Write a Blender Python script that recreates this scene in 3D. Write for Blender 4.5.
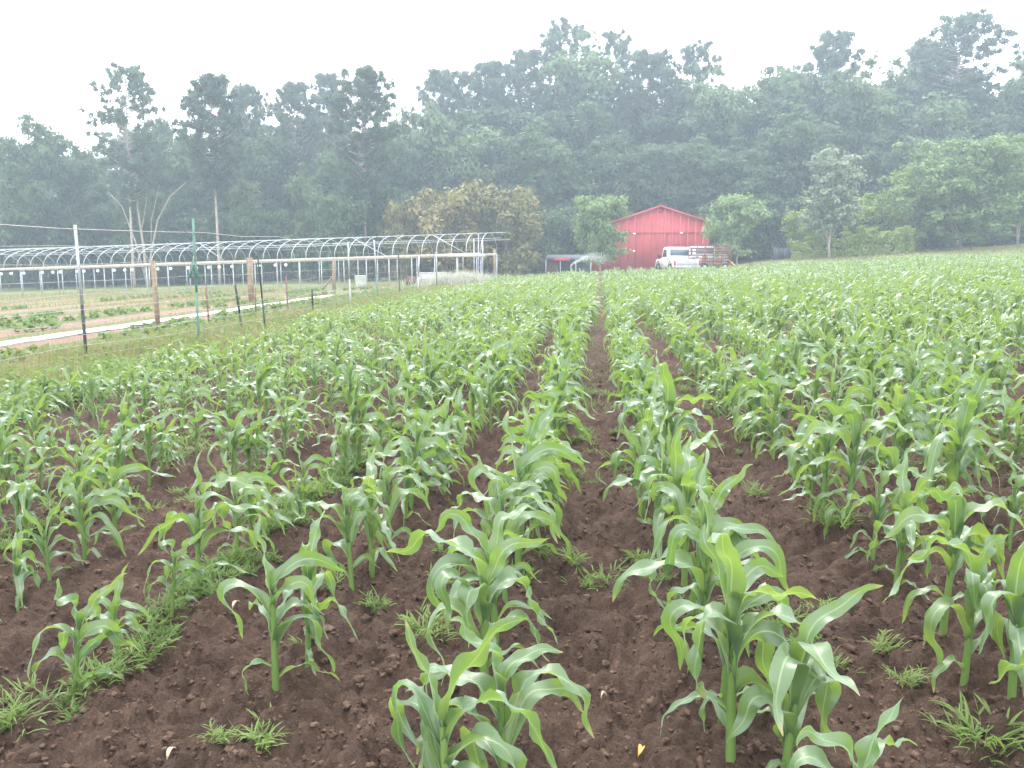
import bpy, math, random
import numpy as np
from mathutils import Vector, Matrix, Euler

for o in list(bpy.data.objects):
    bpy.data.objects.remove(o)
SC = bpy.context.scene
COL = SC.collection
PI = math.pi
rnd = random.Random(11)
rng = np.random.default_rng(11)

# ------------------------------------------------------------------ camera
FPX, HZ, VPX = 852.0, 257.0, 600.0
PITCH = math.atan((384 - HZ) / FPX)
YAW = math.atan((VPX - 512) / (FPX * math.cos(PITCH) + (384 - HZ) * math.sin(PITCH)))
CAMZ = 1.6
cd = bpy.data.cameras.new('camera')
cam = bpy.data.objects.new('camera', cd)
COL.objects.link(cam)
cam.location = (0, 0, CAMZ)
cam.rotation_euler = (PI / 2 - PITCH, 0, YAW)
cd.sensor_width = 36.0
cd.lens = FPX / 1024 * 36
cd.clip_start, cd.clip_end = 0.05, 2000
SC.camera = cam
RCAM = np.array(Euler((PI / 2 - PITCH, 0, YAW)).to_matrix())

# ------------------------------------------------------------------ world, sun, exposure
SUN_EL, SUN_AZ = math.radians(56), math.radians(-14)      # azimuth from +Y, clockwise positive
w = bpy.data.worlds.new('World'); SC.world = w; w.use_nodes = True
nt = w.node_tree; nt.nodes.clear()
out = nt.nodes.new('ShaderNodeOutputWorld')
sky = nt.nodes.new('ShaderNodeTexSky'); sky.sky_type = 'NISHITA'; sky.sun_disc = False
sky.sun_elevation = SUN_EL; sky.sun_rotation = SUN_AZ
sky.air_density, sky.dust_density = 1.0, 3.0
b1 = nt.nodes.new('ShaderNodeBackground'); b1.inputs[1].default_value = 0.10
nt.links.new(sky.outputs[0], b1.inputs[0])
b2 = nt.nodes.new('ShaderNodeBackground')                 # bright even cloud deck
b2.inputs[0].default_value = (0.95, 0.98, 1.0, 1); b2.inputs[1].default_value = 2.15
mx = nt.nodes.new('ShaderNodeMixShader'); mx.inputs[0].default_value = 0.86
nt.links.new(b1.outputs[0], mx.inputs[1]); nt.links.new(b2.outputs[0], mx.inputs[2])
nt.links.new(mx.outputs[0], out.inputs[0])
sl = bpy.data.lights.new('sun', 'SUN'); sl.energy = 2.0; sl.angle = math.radians(12); sl.color = (1, .965, .9)
sun = bpy.data.objects.new('sun', sl); COL.objects.link(sun)
sd = Vector((math.sin(SUN_AZ) * math.cos(SUN_EL), math.cos(SUN_AZ) * math.cos(SUN_EL), math.sin(SUN_EL)))
sun.rotation_euler = sd.to_track_quat('Z', 'Y').to_euler()
vs = SC.view_settings
vs.view_transform = 'Standard'; vs.look = 'None'; vs.gamma = 1; vs.exposure = 1.2; vs.use_curve_mapping = False
SC.render.engine = 'CYCLES'
cy = SC.cycles
cy.use_denoising = True
cy.max_bounces = 6; cy.diffuse_bounces = 3; cy.glossy_bounces = 2; cy.transmission_bounces = 4
cy.transparent_max_bounces = 8; cy.volume_bounces = 0
cy.use_adaptive_sampling = True; cy.adaptive_threshold = 0.015
HAZE_DENSITY = 0.0020

# ------------------------------------------------------------------ helpers: place, ground
def gz(x, y):
    x = np.clip(x, -80, 70)
    z = 0.03 * x + 0.0005 * np.clip(x, 0, 45) ** 2
    t = np.clip((y - 58) / 22, 0, 1); z = z + 3.0 * np.clip((y - 94) / 30, 0, 1) ** 1.5 + .75 * t * t * (3 - 2 * t) * np.clip((x - 8) / 10, 0, 1)
    return z

def ray(u, v):
    d = RCAM @ np.array([(u - 512) / FPX, (384 - v) / FPX, -1.0])
    return d

def at(u, v):
    """ground point under a direction"""
    d = ray(u, v)
    lo = 0.5
    t = lo
    while t < 500:
        p = d * t
        if CAMZ + p[2] < float(gz(p[0], p[1])):
            break
        t *= 1.02
    a, b = t / 1.02, t
    for _ in range(30):
        m = (a + b) / 2; p = d * m
        if CAMZ + p[2] < float(gz(p[0], p[1])): b = m
        else: a = m
    p = d * b
    return Vector((p[0], p[1], float(gz(p[0], p[1]))))

def far(u, v, Y):
    """point at depth Y along a direction"""
    d = ray(u, v); t = Y / d[1]; p = d * t
    return Vector((p[0], p[1], CAMZ + p[2]))

def hash2(ix, iy, s):
    h = (ix.astype(np.int64) * 374761393 + iy.astype(np.int64) * 668265263 + s * 974634777) & 0xFFFFFFFF
    h = ((h ^ (h >> 13)) * 1274126177) & 0xFFFFFFFF
    return ((h ^ (h >> 16)) & 0xFFFF) / 65535.0

def vnoise(x, y, s=0):
    ix = np.floor(x); iy = np.floor(y); fx = x - ix; fy = y - iy
    fx = fx * fx * (3 - 2 * fx); fy = fy * fy * (3 - 2 * fy)
    a = hash2(ix, iy, s); b = hash2(ix + 1, iy, s); c = hash2(ix, iy + 1, s); d = hash2(ix + 1, iy + 1, s)
    return (a * (1 - fx) + b * fx) * (1 - fy) + (c * (1 - fx) + d * fx) * fy

ROWS_L = [-0.43, -1.17, -1.88, -2.66, -3.40, -4.12, -4.85, -5.6, -6.3]
ROWS_R = [0.37, 1.41]
_x = 1.41
for k in range(60):
    _x += [0.76, 0.80, 0.74, 0.98][k % 4]
    ROWS_R.append(_x)

def relief(x, y):
    near = np.clip((26 - y) / 14, 0, 1) * np.clip((y + 6) / 4, 0, 1)
    infield = np.clip((x + 7.1) / 0.5, 0, 1)
    z = (vnoise(x * 1.6, y * 1.6, 1) - .5) * .05
    z += (vnoise(x * 5, y * 5, 2) - .5) * .05
    c = np.abs(vnoise(x * 9 + .6 * z, y * 9, 3) - .5) * 2
    z += (c - .45) * .074
    c = np.abs(vnoise(x * 21 + 3, y * 21, 4) - .5) * 2
    z += (c - .45) * .046
    c = np.abs(vnoise(x * 41 + 7, y * 39, 5) - .5) * 2
    z += (c - .45) * .024
    rows = np.zeros_like(x)
    for r in ROWS_L + ROWS_R[:8]:
        rows += np.exp(-((x - r) / .16) ** 2)
    z += (rows - .4) * .045
    return z * near * (0.25 + .75 * infield)

# ------------------------------------------------------------------ helpers: meshes, objects
def mesh_np(name, V, Q=None, T=None, mats=(), uv=None, attrs=None, smooth=True):
    """V (n,3); Q (m,4) quads; T (k,3) triangles; uv per vertex; attrs name -> per-vertex floats"""
    me = bpy.data.meshes.new(name)
    V = np.asarray(V, np.float32)
    nq = 0 if Q is None else len(Q); ntri = 0 if T is None else len(T)
    idx = []
    if nq: idx.append(np.asarray(Q, np.int32).ravel())
    if ntri: idx.append(np.asarray(T, np.int32).ravel())
    idx = np.concatenate(idx)
    me.vertices.add(len(V)); me.vertices.foreach_set('co', V.ravel())
    me.loops.add(len(idx)); me.loops.foreach_set('vertex_index', idx)
    me.polygons.add(nq + ntri)
    st = np.concatenate([np.arange(nq) * 4, nq * 4 + np.arange(ntri) * 3]).astype(np.int32)
    me.polygons.foreach_set('loop_start', st)
    me.update(calc_edges=True)
    if smooth:
        me.polygons.foreach_set('use_smooth', np.ones(nq + ntri, bool))
    if uv is not None:
        l = me.uv_layers.new(name='uv')
        l.data.foreach_set('uv', np.asarray(uv, np.float32)[idx].ravel())
    for k, a in (attrs or {}).items():
        at_ = me.attributes.new(k, 'FLOAT', 'POINT')
        at_.data.foreach_set('value', np.asarray(a, np.float32))
    for m in (mats if isinstance(mats, (list, tuple)) else [mats]):
        me.materials.append(m)
    me.validate()
    return me

def link(name, me, parent=None, loc=None):
    o = bpy.data.objects.new(name, me); COL.objects.link(o)
    if parent is not None: o.parent = parent
    if loc is not None: o.location = loc
    return o

def tag(o, label=None, cat=None, group=None, kind=None):
    if label: o['label'] = label
    if cat: o['category'] = cat
    if group: o['group'] = group
    if kind: o['kind'] = kind
    return o

def thing(name, label, cat, loc=(0, 0, 0), rotz=0.0, group=None):
    o = bpy.data.objects.new(name, None); COL.objects.link(o)
    o.location = loc; o.rotation_euler = (0, 0, rotz); o.empty_display_size = .2
    return tag(o, label, cat, group)

class MB:
    """collects simple shapes into one mesh"""
    def __init__(s): s.V = []; s.Q = []; s.T = []; s.n = 0
    def add(s, V, Q=(), T=()):
        V = [tuple(v) for v in V]
        s.V += V
        s.Q += [tuple(i + s.n for i in f) for f in Q]
        s.T += [tuple(i + s.n for i in f) for f in T]
        s.n += len(V)
    def box(s, c, d, rot=None):
        cx, cy_, cz = c; x, y, z = d[0] / 2, d[1] / 2, d[2] / 2
        P = [Vector(p) for p in ((-x, -y, -z), (x, -y, -z), (x, y, -z), (-x, y, -z), (-x, -y, z), (x, -y, z), (x, y, z), (-x, y, z))]
        if rot is not None: P = [rot @ p for p in P]
        s.add([p + Vector(c) for p in P], [(3, 2, 1, 0), (4, 5, 6, 7), (0, 1, 5, 4), (1, 2, 6, 5), (2, 3, 7, 6), (3, 0, 4, 7)])
    def tube(s, pts, radii, n=6, cap=True):
        pts = [Vector(p) for p in pts]
        if not hasattr(radii, '__len__'): radii = [radii] * len(pts)
        rings = []
        up = Vector((0.13, 0.21, 0.97)).normalized()
        for i, p in enumerate(pts):
            d = (pts[min(i + 1, len(pts) - 1)] - pts[max(i - 1, 0)])
            if d.length < 1e-9: d = Vector((0, 0, 1))
            d.normalize()
            a = d.cross(up)
            if a.length < .1: a = d.cross(Vector((1, 0, 0)))
            a.normalize(); b = d.cross(a)
            rings.append([p + (a * math.cos(2 * PI * k / n) + b * math.sin(2 * PI * k / n)) * radii[i] for k in range(n)])
        V = [v for r in rings for v in r]
        Q = [(i * n + k, i * n + (k + 1) % n, (i + 1) * n + (k + 1) % n, (i + 1) * n + k) for i in range(len(pts) - 1) for k in range(n)]
        T = []
        if cap:
            V.append(pts[0]); V.append(pts[-1]); a = len(V) - 2
            T += [(a, (k + 1) % n, k) for k in range(n)]
            o = (len(pts) - 1) * n
            T += [(a + 1, o + k, o + (k + 1) % n) for k in range(n)]
        s.add(V, Q, T)
    def prism(s, poly, y0, y1, inset=0.0):
        """closed (x,z) outline extruded along y, fan capped; inset bevels the two long rims"""
        n = len(poly); cx = sum(p[0] for p in poly) / n; cz = sum(p[1] for p in poly) / n
        def ring(y, k): return [(cx + (p[0] - cx) * k, y, cz + (p[1] - cz) * k) for p in poly]
        rs = [ring(y0, 1 - inset), ring(y0 + inset, 1), ring(y1 - inset, 1), ring(y1, 1 - inset)] if inset else [ring(y0, 1), ring(y1, 1)]
        V = [v for r in rs for v in r] + [(cx, y0, cz), (cx, y1, cz)]
        Q = [(i * n + k, i * n + (k + 1) % n, (i + 1) * n + (k + 1) % n, (i + 1) * n + k) for i in range(len(rs) - 1) for k in range(n)]
        a = len(rs) * n; o = (len(rs) - 1) * n
        T = [(a, (k + 1) % n, k) for k in range(n)] + [(a + 1, o + k, o + (k + 1) % n) for k in range(n)]
        s.add(V, Q, T)
    def build(s, name, mat, parent=None, smooth=False, loc=None, attrs=None):
        me = mesh_np(name, s.V, s.Q or None, s.T or None, mat, smooth=smooth, attrs=attrs)
        return link(name, me, parent, loc)

# ------------------------------------------------------------------ helpers: materials
def new_mat(name):
    m = bpy.data.materials.new(name); m.use_nodes = True
    t = m.node_tree; t.nodes.clear()
    return m, t

class NT:
    def __init__(s, t): s.t = t
    def n(s, typ, **kw):
        nd = s.t.nodes.new(typ)
        for k, v in kw.items():
            if k.startswith('i_'):
                nd.inputs[k[2:].replace('_', ' ')].default_value = v
            else: setattr(nd, k, v)
        return nd
    def l(s, a, b): s.t.links.new(a, b)
    def math(s, op, a, b=None, clamp=False):
        nd = s.t.nodes.new('ShaderNodeMath'); nd.operation = op; nd.use_clamp = clamp
        for i, v in enumerate((a, b)):
            if v is None: continue
            if isinstance(v, (int, float)): nd.inputs[i].default_value = v
            else: s.l(v, nd.inputs[i])
        return nd.outputs[0]
    def mix(s, f, a, b, mode='MIX'):
        nd = s.t.nodes.new('ShaderNodeMix'); nd.data_type = 'RGBA'; nd.blend_type = mode
        for i, v in ((0, f), (6, a), (7, b)):
            if isinstance(v, (int, float)): nd.inputs[i].default_value = v
            elif isinstance(v, tuple): nd.inputs[i].default_value = (*v, 1) if len(v) == 3 else v
            else: s.l(v, nd.inputs[i])
        return nd.outputs[2]
    def noise(s, scale, detail=4, rough=.55, vec=None):
        nd = s.t.nodes.new('ShaderNodeTexNoise'); nd.inputs['Scale'].default_value = scale
        nd.inputs['Detail'].default_value = detail; nd.inputs['Roughness'].default_value = rough
        if vec is not None: s.l(vec, nd.inputs['Vector'])
        return nd.outputs[0]
    def ramp(s, f, stops):
        nd = s.t.nodes.new('ShaderNodeValToRGB')
        e = nd.color_ramp.elements
        while len(e) < len(stops): e.new(.5)
        for i, (p, c) in enumerate(stops):
            e[i].position = p; e[i].color = (*c, 1) if len(c) == 3 else c
        s.l(f, nd.inputs[0]); return nd.outputs[0]
    def step(s, v, a, b):
        nd = s.t.nodes.new('ShaderNodeMapRange'); nd.interpolation_type = 'SMOOTHSTEP'
        s.l(v, nd.inputs[0]); nd.inputs[1].default_value = a; nd.inputs[2].default_value = b
        return nd.outputs[0]

def simple_mat(name, col, rough=.6, metal=0.0, var=.25, scale=6, spec=.4):
    m, t = new_mat(name); N = NT(t)
    o = N.n('ShaderNodeOutputMaterial'); p = N.n('ShaderNodeBsdfPrincipled')
    tc = N.n('ShaderNodeTexCoord')
    nz = N.noise(scale, 5, .6, tc.outputs['Object'])
    lo = tuple(c * (1 - var) for c in col); hi = tuple(min(1, c * (1 + var)) for c in col)
    N.l(N.ramp(nz, [(.3, lo), (.7, hi)]), p.inputs['Base Color'])
    p.inputs['Roughness'].default_value = rough; p.inputs['Metallic'].default_value = metal
    p.inputs['Specular IOR Level'].default_value = spec
    N.l(p.outputs[0], o.inputs[0])
    return m

def leaf_mat():
    m, t = new_mat('corn_leaf_green'); N = NT(t)
    o = N.n('ShaderNodeOutputMaterial')
    tint = N.n('ShaderNodeAttribute', attribute_name='tint').outputs['Fac']
    rn = N.n('ShaderNodeObjectInfo').outputs['Random']
    f = N.math('ADD', N.math('MULTIPLY', tint, .75), N.math('MULTIPLY', rn, .25))
    uv = N.n('ShaderNodeUVMap').outputs[0]
    sx = N.n('ShaderNodeSeparateXYZ'); N.l(uv, sx.inputs[0])
    across = N.math('ABSOLUTE', N.math('SUBTRACT', sx.outputs[0], .5))
    rib = N.math('SUBTRACT', 1.0, N.step(across, .018, .055), True)
    mp = N.n('ShaderNodeMapping'); mp.inputs['Scale'].default_value = (30, 1.1, 1); N.l(uv, mp.inputs[0])
    veins = N.noise(1.0, 3, .6, mp.outputs[0])
    base = N.ramp(f, [(0.0, (.038, .082, .048)), (.45, (.058, .112, .056)), (.8, (.094, .160, .052)), (1.0, (.19, .23, .06))])
    base = N.mix(N.math('MULTIPLY', veins, .5), base, (.03, .07, .03))
    base = N.mix(N.math('MULTIPLY', rib, .7), base, (.30, .40, .20))
    tipf = N.step(N.math('ADD', sx.outputs[1], N.math('MULTIPLY', N.math('SUBTRACT', N.math('ADD', veins, rn), 1.0), .09)), .93, .99)
    base = N.mix(N.math('MULTIPLY', tipf, .75), base, (.38, .27, .12))
    spots = N.step(N.noise(9, 5, .7, uv), .66, .76)
    base = N.mix(N.math('MULTIPLY', spots, .35), base, (.26, .28, .10))
    back = N.mix(.5, base, (.16, .27, .05))
    bf = N.n('ShaderNodeNewGeometry').outputs['Backfacing']
    col = N.mix(N.math('MULTIPLY', bf, .45), base, back)
    p = N.n('ShaderNodeBsdfPrincipled'); N.l(col, p.inputs['Base Color'])
    p.inputs['Roughness'].default_value = .42; p.inputs['Specular IOR Level'].default_value = .95
    p.inputs['Coat Weight'].default_value = .25; p.inputs['Coat Roughness'].default_value = .3
    p.inputs['Sheen Weight'].default_value = .42; p.inputs['Sheen Roughness'].default_value = .35; p.inputs['Sheen Tint'].default_value = (.85, 1, .95, 1)
    bmp = N.n('ShaderNodeBump'); bmp.inputs['Strength'].default_value = .55; bmp.inputs['Distance'].default_value = .002
    N.l(veins, bmp.inputs['Height']); N.l(bmp.outputs[0], p.inputs['Normal'])
    tr = N.n('ShaderNodeBsdfTranslucent')
    N.l(N.mix(f, (.22, .40, .05), (.42, .54, .08)), tr.inputs[0])
    ms = N.n('ShaderNodeMixShader'); ms.inputs[0].default_value = .31
    N.l(p.outputs[0], ms.inputs[1]); N.l(tr.outputs[0], ms.inputs[2])
    N.l(ms.outputs[0], o.inputs[0])
    return m

def foliage_mat(name, c0, c1, trans=(.10, .18, .04), ft=.25, rough=.6):
    m, t = new_mat(name); N = NT(t)
    o = N.n('ShaderNodeOutputMaterial')
    tint = N.n('ShaderNodeAttribute', attribute_name='tint').outputs['Fac']
    rn = N.n('ShaderNodeObjectInfo').outputs['Random']
    f = N.math('ADD', N.math('MULTIPLY', tint, .55), N.math('MULTIPLY', rn, .45))
    col = N.mix(f, c0, c1)
    p = N.n('ShaderNodeBsdfPrincipled'); N.l(col, p.inputs['Base Color'])
    p.inputs['Roughness'].default_value = rough; p.inputs['Specular IOR Level'].default_value = .3
    tr = N.n('ShaderNodeBsdfTranslucent'); tr.inputs[0].default_value = (*trans, 1)
    ms = N.n('ShaderNodeMixShader'); ms.inputs[0].default_value = ft
    N.l(p.outputs[0], ms.inputs[1]); N.l(tr.outputs[0], ms.inputs[2])
    N.l(ms.outputs[0], o.inputs[0])
    return m

def soil_cols(N, vec):
    a = N.noise(2.4, 5, .6, vec); b = N.noise(24, 6, .75, vec); c = N.noise(95, 4, .7, vec)
    f = N.math('ADD', N.math('ADD', N.math('MULTIPLY', a, .3), N.math('MULTIPLY', b, .4)), N.math('MULTIPLY', c, .3))
    return N.ramp(f, [(.33, (.029, .017, .012)), (.46, (.073, .043, .031)), (.56, (.116, .071, .051)), (.64, (.18, .118, .085)), (.74, (.29, .205, .155))])

def ground_mat():
    m, t = new_mat('ground_soil_grass'); N = NT(t)
    o = N.n('ShaderNodeOutputMaterial'); p = N.n('ShaderNodeBsdfPrincipled')
    pos = N.n('ShaderNodeNewGeometry').outputs['Position']
    sx = N.n('ShaderNodeSeparateXYZ'); N.l(pos, sx.inputs[0])
    X, Y = sx.outputs[0], sx.outputs[1]
    n1 = N.noise(.9, 5, .65, pos)
    Xn = N.math('ADD', X, N.math('MULTIPLY', N.math('SUBTRACT', n1, .5), 1.6))
    Yn = N.math('ADD', Y, N.math('MULTIPLY', N.math('SUBTRACT', n1, .5), 6))
    soil = soil_cols(N, pos)
    n2 = N.noise(2.2, 6, .7, pos); n3 = N.noise(14, 5, .7, pos)
    g = N.math('ADD', N.math('MULTIPLY', n2, .55), N.math('MULTIPLY', n3, .45))
    grass = N.ramp(g, [(.32, (.06, .085, .03)), (.48, (.11, .13, .05)), (.58, (.17, .16, .07)), (.72, (.26, .215, .12))])
    red = N.ramp(g, [(.3, (.15, .085, .06)), (.55, (.25, .155, .115)), (.75, (.34, .24, .18))])
    stripe = N.math('SINE', N.math('MULTIPLY', N.math('ADD', X, N.math('MULTIPLY', N.math('SUBTRACT', n2, .5), .9)), 2 * PI / 3.1))
    strip = N.mix(N.step(stripe, -.25, .35), red, grass)
    lawn = N.ramp(g, [(.35, (.085, .12, .035)), (.55, (.16, .18, .06)), (.72, (.26, .23, .12))])
    c = N.mix(N.step(Xn, -7.0, -6.5), grass, soil)
    c = N.mix(N.step(Xn, -10.2, -9.4), strip, c)
    lx = N.math('MULTIPLY', N.step(Yn, 48, 54), N.math('SUBTRACT', 1.0, N.step(Xn, -8, -6)))
    c = N.mix(lx, c, grass)
    c = N.mix(N.step(Yn, 65, 68), c, lawn)
    litter = N.ramp(g, [(.35, (.03, .03, .015)), (.6, (.06, .05, .03))])
    c = N.mix(N.step(Yn, 92, 97), c, litter)
    N.l(c, p.inputs['Base Color'])
    p.inputs['Roughness'].default_value = .92; p.inputs['Specular IOR Level'].default_value = .25
    bmp = N.n('ShaderNodeBump'); bmp.inputs['Strength'].default_value = 1.0; bmp.inputs['Distance'].default_value = .03
    h = N.math('ADD', N.noise(55, 6, .75, pos), N.math('MULTIPLY', N.noise(160, 3, .6, pos), .5))
    N.l(h, bmp.inputs['Height']); N.l(bmp.outputs[0], p.inputs['Normal'])
    N.l(p.outputs[0], o.inputs[0])
    return m

def clod_mat():
    m, t = new_mat('soil_clod_brown'); N = NT(t)
    o = N.n('ShaderNodeOutputMaterial'); p = N.n('ShaderNodeBsdfPrincipled')
    pos = N.n('ShaderNodeNewGeometry').outputs['Position']
    tint = N.n('ShaderNodeAttribute', attribute_name='tint').outputs['Fac']
    c = N.mix(tint, soil_cols(N, pos), (.15, .105, .085))
    N.l(c, p.inputs['Base Color']); p.inputs['Roughness'].default_value = .95
    p.inputs['Specular IOR Level'].default_value = .2
    bmp = N.n('ShaderNodeBump'); bmp.inputs['Strength'].default_value = .8; bmp.inputs['Distance'].default_value = .008
    N.l(N.noise(90, 4, .7, pos), bmp.inputs['Height']); N.l(bmp.outputs[0], p.inputs['Normal'])
    N.l(p.outputs[0], o.inputs[0])
    return m

M = dict(
    leaf=leaf_mat(), ground=ground_mat(), clod=clod_mat(),
    stalk=foliage_mat('corn_stalk_green', (.10, .19, .045), (.19, .27, .08), (.2, .3, .06), .15, .45),
    broad=foliage_mat('broadleaf_foliage', (.026, .056, .028), (.090, .142, .060), (.15, .24, .09), .32),
    mid=foliage_mat('mid_green_foliage', (.050, .085, .040), (.14, .195, .095), (.18, .27, .10), .32),
    bright=foliage_mat('light_green_foliage', (.12, .185, .07), (.23, .31, .13), (.2, .3, .1), .3),
    yellow=foliage_mat('yellow_green_foliage', (.17, .25, .05), (.28, .35, .09), (.3, .38, .08), .3),
    orange=foliage_mat('rusty_foliage', (.115, .14, .045), (.26, .205, .08), (.2, .2, .05), .25),
    silver=foliage_mat('silvery_foliage', (.15, .20, .12), (.30, .34, .25), (.2, .25, .12), .25),
    pine=foliage_mat('pine_needles', (.036, .064, .044), (.105, .145, .095), (.14, .21, .12), .34),
    hedge=foliage_mat('hedge_foliage', (.20, .28, .06), (.36, .42, .13), (.22, .28, .06), .3),
    grass=foliage_mat('weed_grass', (.085, .15, .035), (.18, .25, .075), (.22, .32, .07), .35),
    dry=foliage_mat('dry_grass', (.17, .17, .06), (.36, .29, .16), (.3, .27, .1), .3),
    bark=simple_mat('grey_bark', (.16, .125, .10), .9, 0, .35, 3),
    palebark=simple_mat('pale_bark', (.34, .28, .24), .9, 0, .3, 3),
    red=simple_mat('red_barn_metal', (.46, .068, .076), .55, 0, .18, .6),
    darkred=simple_mat('dark_red_trim', (.30, .02, .03), .5, 0, .15, 2),
    galv=simple_mat('galvanised_steel', (.40, .42, .45), .45, .35, .2, 5),
    wood=simple_mat('weathered_timber', (.23, .17, .115), .85, 0, .35, 7),
    rail=simple_mat('pale_timber_rail', (.48, .42, .36), .85, 0, .25, 7),
    black=simple_mat('black_painted_steel', (.03, .032, .035), .6, 0, .3, 6),
    green=simple_mat('green_painted_steel', (.09, .19, .15), .65, 0, .25, 6),
    wire=simple_mat('fence_wire', (.30, .29, .28), .55, .4, .2, 6),
    white=simple_mat('white_paint', (.80, .80, .80), .35, 0, .05, 3, .5),
    plastic=simple_mat('white_ground_cover', (.62, .61, .58), .6, 0, .12, 4),
    glass=simple_mat('dark_glass', (.05, .065, .085), .12, 0, .1, 3, .8),
    rubber=simple_mat('black_rubber', (.02, .02, .02), .8, 0, .2, 8),
    rust=simple_mat('rusty_steel', (.17, .09, .07), .85, .1, .45, 5),
    grey=simple_mat('grey_metal_and_tailgate_shade', (.42, .42, .43), .55, .1, .2, 3),
    orangep=simple_mat('orange_plastic', (.75, .26, .04), .5, 0, .15, 4),
    redlens=simple_mat('red_lens', (.45, .02, .02), .25, 0, .1, 4, .6),
    bulb=simple_mat('white_bulb_glass', (.92, .92, .90), .2, 0, .03, 3, .6),
    darkcloth=simple_mat('dark_grey_fabric', (.07, .075, .09), .85, 0, .25, 3),
    dryleaf=simple_mat('dry_leaf', (.55, .30, .09), .8, 0, .3, 30),
    paleleaf=simple_mat('pale_dead_leaf', (.40, .31, .23), .8, 0, .25, 30),
    water=simple_mat('water_drops', (.9, .92, .95), .3, 0, .02, 3),
)

# ------------------------------------------------------------------ ground
def spaced(a, b, s0, g):
    r = [a]; s = s0
    while r[-1] < b:
        r.append(r[-1] + s); s *= g
    return r
xs = np.concatenate([np.arange(-4.6, -2.2, .025), np.arange(-2.2, 2.2, .017), np.arange(2.2, 4.6, .025)])
xs = np.concatenate([-np.array(spaced(4.64, 300, .05, 1.06))[::-1], xs, np.array(spaced(4.62, 300, .05, 1.06))])
ys = np.concatenate([-np.array(spaced(-1.3, 60, .15, 1.3))[::-1], np.arange(1.4, 5.0, .017), np.arange(5.0, 8.0, .025), np.arange(8.0, 8.5, .04), np.arange(8.5, 16, .065), np.array(spaced(16, 320, .12, 1.045))])
ys = np.unique(np.round(ys, 4)); xs = np.unique(np.round(xs, 4))
GX, GY = np.meshgrid(xs, ys)
GZ = gz(GX, GY) + relief(GX, GY)
nx, ny = len(xs), len(ys)
I = np.arange(nx * ny).reshape(ny, nx)
Q = np.stack([I[:-1, :-1], I[:-1, 1:], I[1:, 1:], I[1:, :-1]], -1).reshape(-1, 4)
gr = link('ground', mesh_np('ground', np.stack([GX, GY, GZ], -1).reshape(-1, 3), Q, None, M['ground']))
tag(gr, kind='structure')

# haze: the damp bright air over the whole farm
hb = MB(); hb.box((0, 130, 28), (640, 420, 80))
hz = hb.build('haze', None)
hz.data.materials.clear()
hm, ht = new_mat('damp_air'); N = NT(ht)
ho = N.n('ShaderNodeOutputMaterial'); pv = N.n('ShaderNodeVolumePrincipled')
pv.inputs['Color'].default_value = (.72, .86, 1, 1); pv.inputs['Density'].default_value = HAZE_DENSITY
pv.inputs['Anisotropy'].default_value = .25
N.l(pv.outputs[0], ho.inputs['Volume']); hz.data.materials.append(hm)
tag(hz, kind='stuff')
# box must hold all the ground: shrink-wrap its footprint to the ground sheet
for v in hz.data.vertices:
    v.co.x = math.copysign(xs.max() + 2, v.co.x)
    v.co.y = ys.max() + 2 if v.co.y > 130 else ys.min() - 2
    v.co.z = 62 if v.co.z > 20 else float(GZ.min()) - 1.0

# ------------------------------------------------------------------ trees
def leaf_cards(C, Nn, size, r, thin=1.0):
    """quads centred at C with normals Nn"""
    n = len(C)
    a = r.normal(size=(n, 3)); a -= (a * Nn).sum(1, keepdims=True) * Nn
    a /= np.linalg.norm(a, axis=1, keepdims=True) + 1e-9
    b = np.cross(Nn, a)
    s = (size * r.uniform(.6, 1.3, n))[:, None]
    e = s * r.uniform(.45, .7, (n, 1)) * thin
    P = np.stack([C - a * s, C + b * e + a * s * .15, C + a * s, C - b * e + a * s * .1], 1).reshape(-1, 3)
    return P, np.arange(4 * n).reshape(n, 4)

def unit(v): return v / (np.linalg.norm(v, axis=-1, keepdims=True) + 1e-9)

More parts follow.
